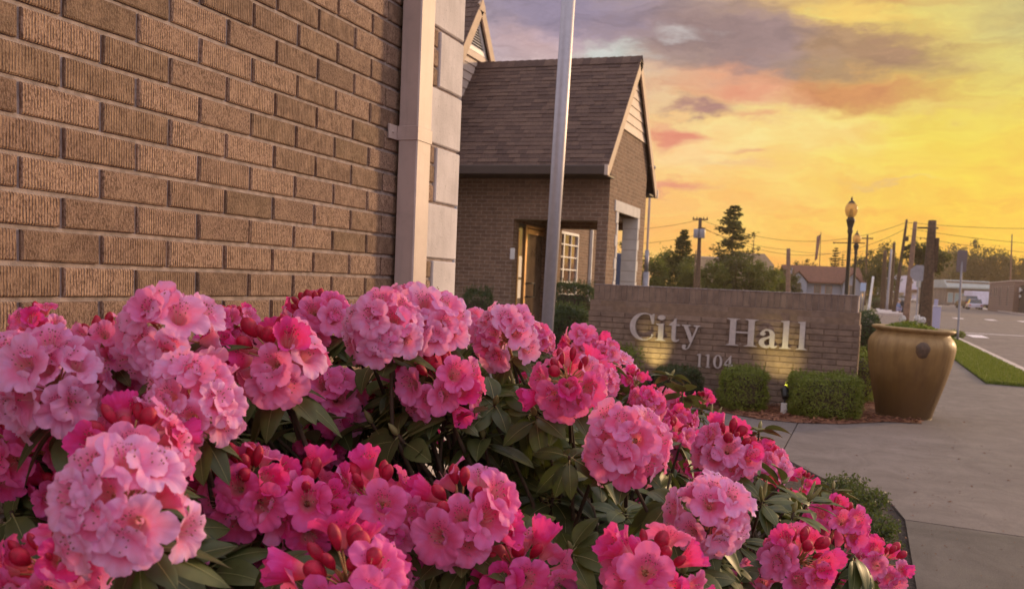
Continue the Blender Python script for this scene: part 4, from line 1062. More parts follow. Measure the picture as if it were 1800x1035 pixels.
FL_CUP = [floret_mesh(200 + i, .12 + .16 * i) for i in range(4)]
def bud_mesh(seed, fat=1.0):
    r = random.Random(seed); NT, NR = 20, 12; vs = []
    for j in range(NR):
        t = j / (NR - 1); rr = .0092 * fat * (sin(pi * min(1, t * .96 + .04)) ** .65) * (.55 + .55 * t ** .8) + .0004
        for i in range(NT):
            th = 2 * pi * i / NT + t * 1.3; fold = 1 + .10 * abs(sin(2.5 * th)) ** .6 - .07
            vs.append((rr * fold * cos(th), rr * fold * sin(th), t * .032))
    fs = [(j * NT + i, j * NT + (i + 1) % NT, (j + 1) * NT + (i + 1) % NT, (j + 1) * NT + i) for j in range(NR - 1) for i in range(NT)]
    fs += [tuple(range(NT - 1, -1, -1)), tuple((NR - 1) * NT + i for i in range(NT))]
    me = bpy.data.meshes.new('flower_bud'); me.from_pydata(vs, [], fs); me.materials.append(K['budred'])
    me.polygons.foreach_set('use_smooth', [True] * len(fs)); me.update(); return me
BUDS = [bud_mesh(1), bud_mesh(2, 1.25), bud_mesh(3, .8)]

def rot_to(d, roll=0.0):
    return (d.to_track_quat('Z', 'Y').to_matrix().to_4x4() @ Matrix.Rotation(roll, 4, 'Z'))
GOLD = pi * (3 - sqrt(5))
CLUSTERS = []
def truss(px, py, dia, kind, pale, z=None, tilt=None):
    """kind: full (all open), mixed (buds above open flowers), red (mostly buds)"""
    z = z or 262.0 / dia
    c = at(px, py, z=z); D = dia * z / FPX; s = D / .160
    r = random.Random(int(px * 7 + py * 13))
    if kind != 'full': pale -= .26
    elif pale < .7: pale -= .15
    out = Vector((c.x - RX + .1, (c.y - RY) * .8 - .35, 0)); out = out.normalized() * .42 if out.length else out
    ax = (Vector((0, 0, 1)) + out + Vector((r.uniform(-.12, .12), r.uniform(-.12, .12), 0))).normalized()
    if tilt: ax = (ax + Vector(tilt)).normalized()
    base = c - ax * .028 * s                                    # foot of the stalks
    B = rot_to(ax, r.uniform(0, 6)); items = []
    if kind == 'full':
        nfl = 21; spec = [(i, 'o') for i in range(nfl)]; pol = lambda i: math.acos(1 - (i + .3) / nfl * 1.50)
    elif kind == 'mixed':
        nb = r.randint(5, 8); nfl = 17; spec = [(i, 'b') for i in range(nb)] + [(i, 'o') for i in range(nfl)]
    else:
        nb = 9; nfl = 6; spec = [(i, 'b') for i in range(nb)] + [(i, 'c') for i in range(nfl)]
    st = MB()
    cl_parent = bpy.data.objects.new('flower_cluster', None)
    for i, k_ in spec:
        if k_ == 'o' and r.random() < .09: continue
        a = i * GOLD + r.uniform(-.2, .2)
        if k_ == 'b': a += 1; po = .10 + .62 * sqrt((i + .5) / nb); L = .052
        elif kind == 'full': po = pol(i); L = .040
        elif kind == 'mixed': po = radians(50) + (i + .5) / nfl * radians(66); L = .043
        else: po = radians(38) + (i + .5) / nfl * radians(60); L = .036
        dl = Vector((sin(po) * cos(a), sin(po) * sin(a), cos(po)))
        d = (B.to_3x3() @ dl).normalized()
        if k_ != 'b': d = (d + Vector((r.gauss(0, .10), r.gauss(0, .10), r.gauss(-.05, .08)))).normalized()
        p = base + d * L * s * (r.uniform(.88, 1.10) if k_ == 'b' else r.uniform(.78, 1.16)) + (ax * .010 * s * cos(po) if k_ != 'b' else Vector())
        mid = base + (d * .55 + ax * .12) * L * s
        st.tube([base - ax * .004, mid, p + d * .001], [.0016 * s, .0012 * s, .0016 * s], 5)
        if k_ == 'b': items.append((r.choice(BUDS), 'flower_bud', p - d * .006, d, s * r.uniform(.85, 1.2), 0, 0))
        else:
            cup = (k_ == 'c') or r.random() < (.07 if kind == 'full' else (.34 if po < 1.15 else .12))
            me = r.choice(FL_CUP if cup else FL_OPEN)
            face = (d * 1.0 + Vector((.08, -.34, .04)) + Vector((r.gauss(0, .22), r.gauss(0, .22), r.gauss(0, .2)))).normalized()
            pal = min(1, max(0, (pale - (.3 if cup and kind != 'full' else 0)) + .30 * (po / 1.57 - .6) + r.gauss(0, .14) - (.35 if cup else 0)))
            items.append((me, 'flower', p, face, s * r.uniform(.98, 1.22), pal, r.uniform(0, 6)))
    for _ in range(7):                                          # bud scales at the foot
        d = (ax + Vector((r.gauss(0, .5), r.gauss(0, .5), r.gauss(0, .3)))).normalized(); sd_ = d.orthogonal().normalized() * .005 * s
        st.add([base - ax * .012 * s, base + d * .012 * s + sd_, base + d * .028 * s, base + d * .012 * s - sd_], [(0, 1, 2), (0, 2, 3)])
    st.tube([base - ax * .05 * s, base], [.0032, .0035 * s], 7)
    st.v = [tuple(Vector(v_) - base) for v_ in st.v]
    o = st.build('flower_cluster', K['pedicel'], shrub, fix=False); o.location = base - SO
    for me, nm, p, d, sc_, pal, roll in items:
        f = bpy.data.objects.new(nm, me); COL.objects.link(f); f.parent = o
        if nm == 'flower':
            # roll so that the freckled petal points up
            z_ = d; y_ = (Vector((0, 0, 1)) - z_ * z_.z); y_ = y_.normalized() if y_.length > .05 else z_.orthogonal().normalized(); x_ = y_.cross(z_)
            m3 = Matrix((x_, y_, z_)).transposed() @ Matrix.Rotation(r.gauss(0, .35), 3, 'Z')
            m4 = m3.to_4x4()
        else: m4 = rot_to(d, r.uniform(0, 6))
        f.matrix_local = Matrix.Translation(p - base) @ m4 @ Matrix.Scale(sc_, 4)
        f.color = (pal, 0, 0, 1)
    CLUSTERS.append((c, ax, base - ax * .05 * s, s))
    return o
T = [ # px, py, diameter in px, kind, paleness
 (88, 655, 205, 'full', .85), (285, 575, 190, 'full', .9), (335, 690, 185, 'full', .75), (205, 865, 262, 'full', 1.0), (225, 765, 200, 'mixed', .7),
 (22, 770, 175, 'mixed', .45), (75, 985, 200, 'mixed', .40), (478, 610, 185, 'mixed', .8), (548, 545, 125, 'mixed', .65), (428, 840, 190, 'mixed', .5),
 (530, 865, 185, 'mixed', .35), (572, 690, 145, 'full', .45), (565, 770, 110, 'mixed', .25), (676, 560, 150, 'full', .8), (755, 555, 142, 'full', .85),
 (772, 660, 145, 'mixed', .6), (684, 692, 120, 'mixed', .55), (655, 868, 195, 'mixed', .40), (808, 885, 200, 'mixed', .55), (605, 1000, 235, 'mixed', .40),
 (888, 577, 122, 'full', .85), (945, 592, 62, 'full', .6), (832, 562, 62, 'full', .75), (998, 655, 145, 'mixed', .6), (1025, 602, 88, 'mixed', .6),
 (1080, 648, 82, 'full', .85), (1118, 665, 58, 'red', .3), (905, 985, 185, 'mixed', .5), (1105, 765, 155, 'full', .7), (1172, 705, 82, 'mixed', .45),
 (1238, 700, 50, 'red', .4), (1285, 778, 122, 'mixed', .6), (1352, 808, 92, 'full', .65), (1228, 808, 92, 'mixed', .35), (1254, 888, 158, 'full', .95),
 (1414, 842, 56, 'red', .3), (1474, 908, 110, 'mixed', .35), (1412, 968, 135, 'mixed', .45), (1556, 978, 98, 'mixed', .6), (1150, 990, 195, 'mixed', .5),
 (1350, 1015, 122, 'full', .9), (1480, 1028, 80, 'mixed', .35), (1020, 1040, 70, 'full', .3), (1258, 1042, 95, 'red', .25), (972, 742, 44, 'red', .3),
 (368, 892, 100, 'mixed', .4), (455, 705, 90, 'full', .35), (745, 775, 75, 'red', .1), (905, 862, 46, 'red', .2), (1137, 882, 40, 'red', .2),
 (405, 560, 90, 'mixed', .5), (175, 590, 120, 'mixed', .6), (375, 610, 90, 'red', .3), (752, 985, 80, 'full', .3), (20, 640, 150, 'full', .7),
 (130, 780, 150, 'full', .45), (700, 620, 90, 'full', .5), (1190, 760, 80, 'mixed', .4), (1060, 615, 60, 'mixed', .5), (1010, 790, 40, 'red', .2),
 (925, 660, 46, 'red', .25), (1530, 1020, 60, 'mixed', .4), (1385, 870, 46, 'red', .3), (865, 700, 40, 'red', .15), (480, 930, 120, 'mixed', .3), (320, 960, 90, 'full', .4),
 (60, 560, 90, 'mixed', .6), (230, 640, 130, 'full', .6), (115, 850, 130, 'mixed', .4), (330, 790, 110, 'full', .5), (405, 610, 110, 'full', .55), (520, 620, 90, 'mixed', .5),
 (716, 528, 90, 'full', .7), (590, 720, 100, 'full', .45), (600, 890, 130, 'full', .35), (715, 905, 110, 'full', .4), (860, 950, 100, 'mixed', .5), (1050, 660, 70, 'full', .6),
 (1140, 700, 70, 'mixed', .5), (1200, 730, 60, 'mixed', .45), (1320, 780, 60, 'red', .4), (1520, 950, 60, 'mixed', .5), (1430, 930, 60, 'mixed', .4), (690, 1010, 110, 'full', .45),
]
ZOV = {(428, 840): 1.42, (530, 865): 1.45, (655, 868): 1.47, (808, 885): 1.45, (605, 1000): 1.15, (905, 985): 1.5, (1150, 990): 1.4, (478, 610): 1.55, (60, 560): 1.65, (230, 640): 1.55, (115, 850): 1.45, (330, 790): 1.6, (405, 610): 1.95, (520, 620): 2.0, (716, 528): 2.15, (590, 720): 2.2, (600, 890): 1.75, (715, 905): 1.85, (860, 950): 1.9, (1050, 660): 2.6, (1140, 700): 2.7, (1200, 730): 2.9, (1320, 780): 3.0, (1520, 950): 3.0, (1430, 930): 2.8, (690, 1010): 1.5,
       (572, 690): 1.95, (565, 770): 2.0, (455, 705): 2.3, (745, 775): 2.4, (905, 862): 2.5, (1137, 882): 2.6, (972, 742): 2.6, (22, 770): 1.45, (130, 780): 1.55,
       (225, 765): 1.22, (335, 690): 1.32, (285, 575): 1.42, (88, 655): 1.35, (205, 865): 1.0, (75, 985): 1.1, (20, 640): 1.55, (945, 592): 2.75, (832, 562): 2.7, (368, 892): 1.6,
       (405, 560): 1.95, (175, 590): 1.5, (375, 610): 1.9, (752, 985): 1.8, (1118, 665): 3.0, (1238, 700): 3.6, (1414, 842): 3.3, (1060, 615): 2.8, (1010, 790): 2.7,
       (925, 660): 2.7, (1530, 1020): 2.9, (1385, 870): 3.1, (865, 700): 2.7, (1020, 1040): 2.1, (700, 620): 2.0, (1190, 760): 2.5, (480, 930): 1.55, (320, 960): 1.35, (1556, 978): 2.85, (1480, 1028): 2.8, (1474, 908): 2.8, (1258, 1042): 2.3}
for t_ in T: truss(*t_, z=ZOV.get((t_[0], t_[1])))

# leaves: a few leathery leaf shapes, set in whorls
def leaf_into(mb, o, d, up, L, W, droop, curl, r):
    """leaf blade from o along d, face towards up"""
    side = d.cross(up).normalized(); up = side.cross(d).normalized(); n = 8; c = []; w_ = []
    for i in range(n + 1):
        t = i / n; p = o + d * (L * t) - Vector((0, 0, 1)) * (droop * L * t * t) + up * (.02 * L * sin(pi * t))
        ww = W * .5 * (sin(pi * min(1, t ** .85)) ** .75) * (1 if t > .12 else t / .12 * .8 + .04); c.append(p); w_.append(ww)
    vs = []
    for i in range(n + 1):
        vs += [c[i] - side * w_[i] + up * w_[i] * curl, c[i] - side * w_[i] * .5 + up * w_[i] * (.10 + curl * .5), c[i] - up * .0008, c[i] + side * w_[i] * .5 + up * w_[i] * (.10 + curl * .5), c[i] + side * w_[i] + up * w_[i] * curl]
    fs = [(i * 5 + j, i * 5 + j + 1, i * 5 + j + 6, i * 5 + j + 5) for i in range(n) for j in range(4)]
    mb.add(vs, fs, 0, True)
    mv = [c[i] + up * .0006 + side * (sg * .0009 * (1 - .8 * i / n)) for i in range(n + 1) for sg in (-1, 1)]
    mb.add(mv, [(2 * i, 2 * i + 1, 2 * i + 3, 2 * i + 2) for i in range(n)], 1, True)
def whorl_mesh(seed, n, L, W, droop=.25, bud='green', rise=.1):
    r = random.Random(seed); mb = MB()
    for i in range(n):
        a = i * GOLD * 1.0 + r.uniform(-.25, .25); e = rise + r.uniform(-.22, .28) - .05 * (i % 3)
        d = Vector((cos(a) * cos(e), sin(a) * cos(e), sin(e))); l_ = L * r.uniform(.7, 1.1)
        o = Vector((cos(a) * .004, sin(a) * .004, -.006 * (i % 4)))
        leaf_into(mb, o + d * .008, d, Vector((0, 0, 1)) + Vector((r.gauss(0, .12), r.gauss(0, .12), 0)), l_, W * r.uniform(.85, 1.15), droop * r.uniform(.5, 1.5), r.uniform(-.25, .35), r)
        mb.tube([o, o + d * .012], [.0015, .0013], 5, 1, cap=False)
    mb.tube([(0, 0, -.10), (0, 0, -.02), (0, 0, .002)], [.0042, .0036, .003], 7, 2)
    if bud == 'green':
        b = MB().lathe([(0, .0), (.0045, .004), (.0062, .012), (.0045, .022), (0, .031)], 8, 1); mb.add(b.v, b.f, 1, True)
    if bud == 'shoot':
        for k_ in range(r.choice((1, 2, 3))):
            dx, dy = r.uniform(-.012, .012), r.uniform(-.012, .012); h = r.uniform(.05, .085)
            mb.tube([(0, 0, 0), (dx, dy, h * .4), (dx * 1.6, dy * 1.6, h * .8), (dx * 1.8, dy * 1.8, h)], [.0035, .0052, .0038, .0006], 7, 1)
    me_o = mb.build('leaf_whorl', [K['rleaf'], K['shoot'], K['twig']], None, fix=False); me = me_o.data; bpy.data.objects.remove(me_o); return me
WH = [whorl_mesh(i, rng.choice((7, 8, 9)), .076 + .008 * (i % 3), .042, .20 + .06 * (i % 3), 'green', .05) for i in range(6)]
WH_DROOP = [whorl_mesh(20 + i, 8, .078, .039, .35, 'none', -.35) for i in range(4)]
WH_SHOOT = [whorl_mesh(40 + i, 9, .095, .031, .16, 'shoot', .25) for i in range(4)]
nwh = [0]; STEMS = []
filler = MB()
def whorl(p, ax, me, s=1.0, roll=None):
    global filler
    m = Matrix.Translation(p - SO) @ rot_to(ax, rng.uniform(0, 6) if roll is None else roll) @ Matrix.Scale(s, 4)
    if nwh[0] < 99:
        o = bpy.data.objects.new('leaf_whorl', me); COL.objects.link(o); o.parent = shrub; o.matrix_local = m; nwh[0] += 1
    else:
        filler.add([m @ v.co for v in me.vertices], [tuple(p_.vertices) for p_ in me.polygons], 0, True)
        nb = len(me.polygons)
        for i in range(nb): filler.m[len(filler.m) - nb + i] = me.polygons[i].material_index
    STEMS.append((p - ax * .09, ax))
def outward(c): 
    o = Vector((c.x - RX + .1, (c.y - RY) * .8 - .35, 0)); return (Vector((0, 0, 1)) + (o.normalized() * .5 if o.length else o)).normalized()
# whorls seen between the flowers
for (px, py, z, kind, s) in [
 (655, 745, 1.9, 'g', 1.1), (700, 765, 1.8, 'g', 1.1), (792, 740, 1.85, 's', 1.15), (850, 770, 1.9, 'g', 1.0), (825, 700, 2.1, 's', 1.0), (880, 700, 2.2, 's', .9), (905, 690, 2.15, 's', .9),
 (930, 735, 2.15, 'g', 1.0), (985, 715, 2.1, 's', 1.0), (905, 800, 2.1, 'g', 1.0), (972, 875, 1.95, 'g', 1.1), (1050, 835, 2.1, 'g', .9), (1035, 935, 2.0, 'g', 1.0), (990, 960, 1.95, 'g', 1.0), (1100, 900, 2.2, 'g', .9),
 (868, 645, 2.25, 'g', 1.0), (835, 600, 2.4, 'g', 1.0), (655, 640, 1.95, 'g', 1.0), (610, 590, 2.1, 'g', .9), (440, 695, 1.85, 'g', 1.0), (355, 775, 1.8, 'd', 1.0), (425, 955, 1.55, 'g', 1.0), (400, 930, 1.6, 'g', 1.0),
 (300, 985, 1.5, 'd', 1.0), (345, 900, 1.8, 'd', 1.0), (735, 920, 1.6, 'd', 1.2), (770, 1000, 1.5, 'd', 1.1), (1185, 960, 1.9, 'g', .9), (1340, 880, 2.1, 's', .9), (1395, 900, 2.3, 'g', 1.0), (1440, 965, 2.4, 'g', 1.0), (1420, 880, 2.5, 's', 1.0),
 (1500, 975, 2.5, 'd', 1.1), (1525, 1000, 2.5, 'd', 1.0), (1300, 950, 2.1, 's', .9), (1270, 990, 2.0, 'g', 1.0), (1200, 935, 1.95, 'g', .8), (1335, 755, 2.9, 'g', 1.0), (1250, 740, 3.0, 's', 1.0), (1200, 690, 3.0, 'g', .9), (1180, 660, 3.1, 'g', .8),
 (1015, 1000, 1.8, 'g', 1.0), (660, 960, 1.6, 'g', 1.0), (570, 640, 2.1, 'g', 1.0), (870, 900, 2.1, 'g', 1.0), (920, 930, 2.0, 'g', .9), (1080, 960, 1.9, 'g', .9), (1110, 930, 2.2, 'g', .9), (280, 1030, 1.3, 'd', .9), (20, 900, 1.4, 'd', 1.0),
 (1465, 860, 2.9, 'g', .9), (1375, 850, 2.7, 'g', 1.0), (1310, 800, 2.5, 'g', .9), (1160, 870, 2.3, 'g', .9), (1000, 770, 2.3, 'g', 1.0), (940, 640, 2.5, 'g', .9), (970, 690, 2.3, 'g', 1.0), (1500, 1030, 2.6, 'g', 1.0), (1440, 1020, 2.4, 'd', .9)]:
    p = at(px, py, z=z); me = rng.choice({'g': WH, 's': WH_SHOOT, 'd': WH_DROOP}[kind]); ax = (outward(p) + Vector((rng.gauss(0, .18), rng.gauss(0, .18), 0))).normalized(); whorl(p, ax, me, s)
for _ in range(46):
    px, py = rng.uniform(615, 1070), rng.uniform(690, 1010)
    if px > 820 and py > 900 and px < 1000: py -= 90
    zz_ = 2.15 - (py - 690) / 320 * .25 + rng.uniform(-.1, .25) + abs(px - 840) / 1500
    p = at(px, py, z=zz_); whorl(p, (outward(p) + Vector((rng.gauss(0, .25), rng.gauss(0, .25) - .25, 0))).normalized(), rng.choice(WH), rng.uniform(.75, 1.0))
# the collar of leaves below each flower cluster
for (c, ax, foot, s) in CLUSTERS:
    whorl(foot + ax * .012, ax, rng.choice(WH_DROOP if rng.random() < .6 else WH), max(.75, min(1.0, s * .95)))
    STEMS[-1] = (foot, ax)
# inner leaves between and below them
pts = [c for c, *_ in CLUSTERS]
for _ in range(360):
    a = rng.choice(pts); near = sorted(pts, key=lambda q_: (q_ - a).length)[1:7]; b, c_ = rng.sample(near, 2)
    u_, v_ = rng.random(), rng.random()
    if u_ + v_ > 1: u_, v_ = 1 - u_, 1 - v_
    p = a + (b - a) * u_ + (c_ - a) * v_; k_ = rng.uniform(.07, .34)
    away_ = (p - CAM).normalized(); p = p + away_ * k_ * .7 - Vector((0, 0, k_ * .55))
    if p.z < .12 or p.x < WX + .12: continue
    whorl(p, (outward(p) + Vector((rng.gauss(0, .3), rng.gauss(0, .3), 0))).normalized(), rng.choice(WH + WH_DROOP), rng.uniform(.8, 1.1))
filler.build('inner_leaves', [K['rleaf'], K['shoot'], K['twig']], shrub, fix=False)
# branches: every stem runs back to the trunk in a bent line
br = MB(); trunkp = [Vector((RX + dx, RY + dy, 0)) for dx, dy in ((0, 0), (.12, .1), (-.15, -.2), (.3, .9), (.25, 1.5), (-.2, .5))]
for (p, ax) in STEMS:
    o = min(trunkp, key=lambda q_: (q_ - Vector((p.x, p.y, 0))).length); h = p.z
    m1 = p - ax * min(.14, h * .4) + Vector((rng.gauss(0, .02), rng.gauss(0, .02), 0)); m2 = o.lerp(Vector((m1.x, m1.y, 0)), .45) + Vector((rng.gauss(0, .04), rng.gauss(0, .04), h * .45))
    br.tube([q_ - SO for q_ in (o, m2, m1, p)], [.014, .0075, .0045, .0033], 6)
br.build('branches', K['twig'], shrub, fix=False)
# dead leaves and litter under it
mb = MB()
for _ in range(2600):
    x, y = rng.uniform(-1.4, .29), rng.uniform(.6, 7.4); a = rng.uniform(0, 2 * pi); s_ = rng.uniform(.01, .035)
    if not inpoly(x, y, [(-1.45, .5), (.29, .5), (.29, 5.9), (.22, 6.45), (-.2, 6.95), (-.54, 7.7), (-1.45, 7.4)]): continue
    leafcard(mb, Vector((x, y, .012 + rng.random() * .03)), Vector((rng.gauss(0, .3), rng.gauss(0, .3), 1)).normalized(), s_, rng)
tag(mb.build('leaf_litter', K['mulch'], fix=False), kind='stuff')

# low small-leaved evergreen at the edge of the pavement
def sprig_shrub(name, c, rx, ry, h, n, label, seed):
    r = random.Random(seed); root = empty(name, (c.x, c.y, 0), 0, label, 'shrub'); mb = MB(); st = MB()
    for _ in range(n):
        a = r.uniform(0, 2 * pi); q_ = sqrt(r.random()); bx, by = cos(a) * rx * q_, sin(a) * ry * q_
        hh = h * (1 - .45 * q_ ** 2) * r.uniform(.7, 1.12); top = Vector((bx * 1.12, by * 1.12, hh)); bot = Vector((bx * .55, by * .55, 0))
        st.tube([bot, (bot + top) / 2 + Vector((0, 0, .02)), top], [.004, .0025, .0012], 4)
        d = (top - bot).normalized()
        for i in range(26):
            t = .35 + .65 * i / 25; p = bot.lerp(top, t); nn = (Vector((r.gauss(0, 1), r.gauss(0, 1), r.gauss(.3, .8)))).normalized()
            leafcard(mb, p + nn * .012 + Vector((r.gauss(0, .008), r.gauss(0, .008), 0)), nn, r.uniform(.018, .030), r)
    mb.build('foliage', K['fernleaf'], root, fix=False); st.build('stems', K['twig'], root, fix=False)
p = at(1490, 905, Z=.05); sprig_shrub('evergreen_shrub', p + Vector((-.02, .1, 0)), .22, .42, .25, 140, 'low small leaved evergreen shrub nearest the pavement edge beside the rhododendron', 31)
p = at(1552, 945, Z=.05); sprig_shrub('evergreen_shrub', p + Vector((-.12, .0, 0)), .22, .38, .17, 110, 'small evergreen shrub at the corner where the pavement joint meets the bed', 32)

# more flower clusters deeper in the left half, where they crowd together
# ------------------------------------------------------------------ trees beyond
def crown_into(mb, c, rx, rz, n, leaf, r, seed, flat=1.0):
    """leaf clumps through the crown's volume, with gaps between the clumps"""
    clumps = []
    nc_ = max(12, int(n / 60))
    for _ in range(nc_):
        while True:
            q_ = Vector((r.uniform(-1, 1), r.uniform(-1, 1), r.uniform(-1, 1)))
            if .25 < q_.length < 1: break
        k_ = 1 + .28 * noise.noise(q_ * 2.1 + Vector((seed, 0, 0))); clumps.append((Vector((q_.x * rx * k_, q_.y * rx * k_, q_.z * rz * k_)), r.uniform(.22, .42) * rx))
    for i in range(n):
        cc, cr = r.choice(clumps); q_ = Vector((r.gauss(0, .5), r.gauss(0, .5), r.gauss(0, .42))) * cr
        leafcard(mb, c + cc + q_, (q_ + Vector((r.gauss(0, .5), r.gauss(0, .5), r.gauss(.3, .5)))).normalized(), leaf * r.uniform(.6, 1.4), r)
    return clumps
def tree(px, ytop, wpx, z, m, label, group=None, n=1500, seed=1, hbot=None, name='tree', leaf=None):
    r = random.Random(seed); g = at(px, 500, z=z); top = at(px, ytop, z=z).z; rx = wpx * z / FPX / 2
    root = empty(name, (g.x, g.y, 0), r.uniform(0, 6), label, 'tree', group)
    zb_ = hbot if hbot is not None else top * .22; rz = (top - zb_) / 2; c = Vector((0, 0, zb_ + rz)); mb = MB()
    cl_ = crown_into(mb, c, rx, rz, int(n * 1.5), leaf or rx * .15, r, seed); mb.build('crown', m, root, fix=False)
    tb = MB(); tr_ = max(.08, top * .022); mid = Vector((r.uniform(-.05, .05) * rx, r.uniform(-.05, .05) * rx, c.z * .6)); tb.tube([(0, 0, -.1), mid, c, Vector((0, 0, top * .9))], [tr_ * 1.2, tr_, tr_ * .6, tr_ * .2], 8)
    for q_, _ in cl_[:14]: tb.tube([mid.lerp(c, r.uniform(0, .8)), c + q_ * .5 + Vector((0, 0, -.1 * rz)), c + q_], [tr_ * .4, tr_ * .22, tr_ * .07], 5)
    tb.build('trunk', K['bark'], root, fix=False); return root
def conifer(px, ytop, wpx, z, label, n=26, seed=1, group=None, dense=1.0, bare=.12, m='conifer'):
    r = random.Random(seed); g = at(px, 500, z=z); top = at(px, ytop, z=z).z; R_ = wpx * z / FPX / 2
    root = empty('conifer', (g.x, g.y, 0), 0, label, 'tree', group); mb = MB(); tb = MB()
    tb.tube([(0, 0, -.1), (0, 0, top * .5), (0, 0, top)], [top * .018 + .05, top * .011, .02], 8)
    for i in range(n):
        t = (i + .5) / n; z_ = top * (bare + (1 - bare) * t); L_ = R_ * (1 - t) ** .70 * r.uniform(.55, 1.2) + .1
        for k_ in range(r.choice((4, 5, 6))):
            a = r.uniform(0, 2 * pi); L2 = L_ * r.uniform(.55, 1.12); e = r.uniform(-.25, .1)
            end = Vector((cos(a) * L2, sin(a) * L2, z_ + e * L2 + .12 * L2)); mid = Vector((cos(a) * L2 * .5, sin(a) * L2 * .5, z_ - .10 * L2 + e * L2 * .5))
            tb.tube([(0, 0, z_), mid, end], [.03, .02, .008], 4)
            for _ in range(int(60 * dense)):
                u = r.uniform(.12, 1.05); p = (Vector((0, 0, z_)).lerp(mid, u * 2) if u < .5 else mid.lerp(end, u * 2 - 1)); sp_ = .22 * L2 * (1.15 - u) + .05
                p = p + Vector((r.gauss(0, sp_), r.gauss(0, sp_), -abs(r.gauss(0, .10 * L2 * .5 + .05))))
                leafcard(mb, p, Vector((r.gauss(0, .5), r.gauss(0, .5), 1)).normalized(), R_ * .10 * r.uniform(.6, 1.5), r)
    mb.build('crown', K[m], root, fix=False); tb.build('trunk', K['bark'], root, fix=False); return root

conifer(1283, 361, 130, 110, 'tall open conifer standing alone above the low trees', n=20, seed=3, dense=.62, bare=.30)
conifer(1197, 403, 84, 95, 'shorter pointed conifer left of the transformer pole', n=26, seed=4, dense=1.1, bare=.1)
conifer(1465, 434, 44, 135, 'small conifer behind the red roofed house, left of the near lamp', n=20, seed=6, dense=.8)
conifer(1478, 446, 20, 140, 'narrow conifer just left of the near street lamp', n=18, seed=7, dense=.9)
conifer(1320, 408, 14, 170, 'thin spire tree just right of the tall conifer', n=16, seed=8, dense=.7, m='treed')
gl = 'green trees behind the sign wall'
for i, (px, yt, wp, z, lab) in enumerate([
    (1148, 446, 60, 90, 'round green tree touching the right edge of the porch'), (1176, 440, 66, 96, 'broad green tree under the shorter conifer'),
    (1214, 452, 56, 90, 'green tree directly behind the transformer pole'), (1254, 462, 56, 85, 'low green tree left of the tall conifer trunk'),
    (1292, 450, 74, 88, 'wide dark green tree at the foot of the tall conifer'), (1335, 456, 66, 86, 'rounded green tree in front of the beige building'),
    (1356, 470, 40, 95, 'small green tree at the right corner of the beige building'), (1384, 470, 40, 100, 'low dark tree left of the house chimney'), (1372, 480, 30, 92, 'bushy low tree right of the beige building')]):
    tree(px, yt, wp, z, K['tree'] if i not in (4, 7) else K['treed'], lab, gl, 2600, 50 + i, hbot=.05)
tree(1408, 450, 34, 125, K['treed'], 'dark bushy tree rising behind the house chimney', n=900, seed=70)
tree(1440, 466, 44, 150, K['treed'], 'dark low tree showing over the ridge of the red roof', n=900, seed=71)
gd = 'dark trees along the far end of the street'
for i, (px, yt, wp, z, lab) in enumerate([
    (1508, 452, 40, 150, 'dark tree between the two street lamps and the house'), (1530, 438, 46, 140, 'bare edged tree behind the thin pole with crossarm'), (1552, 432, 44, 105, 'dark tall tree left of the grey steel post'),
    (1580, 462, 34, 160, 'low dark tree between the leaning poles'), (1600, 470, 30, 190, 'faint tree low behind the pair of leaning poles'), (1622, 432, 62, 74, 'dark rounded street tree overhanging the stop sign'),
    (1652, 440, 48, 170, 'dark tree right behind the thick timber pole'), (1676, 430, 54, 180, 'tall dark tree above the left end of the green roofed shop'), (1702, 428, 50, 175, 'tall dark tree behind the street name sign'),
    (1728, 434, 50, 180, 'dark tree above the middle of the green roofed shop'), (1752, 444, 46, 175, 'dark tree left of the thin tall mast'), (1776, 450, 44, 180, 'dark tree right behind the thin tall mast'),
    (1800, 458, 50, 175, 'dark tree at the right edge above the brick building'), (1690, 462, 60, 160, 'lower dark tree filling behind the street sign'), (1745, 470, 60, 160, 'lower dark tree behind the brick building'), (1640, 470, 50, 165, 'lower dark tree behind the white building')]):
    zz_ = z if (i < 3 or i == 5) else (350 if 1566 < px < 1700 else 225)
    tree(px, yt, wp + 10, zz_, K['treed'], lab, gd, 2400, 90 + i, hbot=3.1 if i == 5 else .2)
tree(1093, 406, 60, 62, K['treed'], 'tree seen through the porch opening against the bright sky', n=1100, seed=120)
tree(1060, 455, 60, 75, K['treed'], 'low tree beyond the porch, hidden but for its edge', n=600, seed=121)

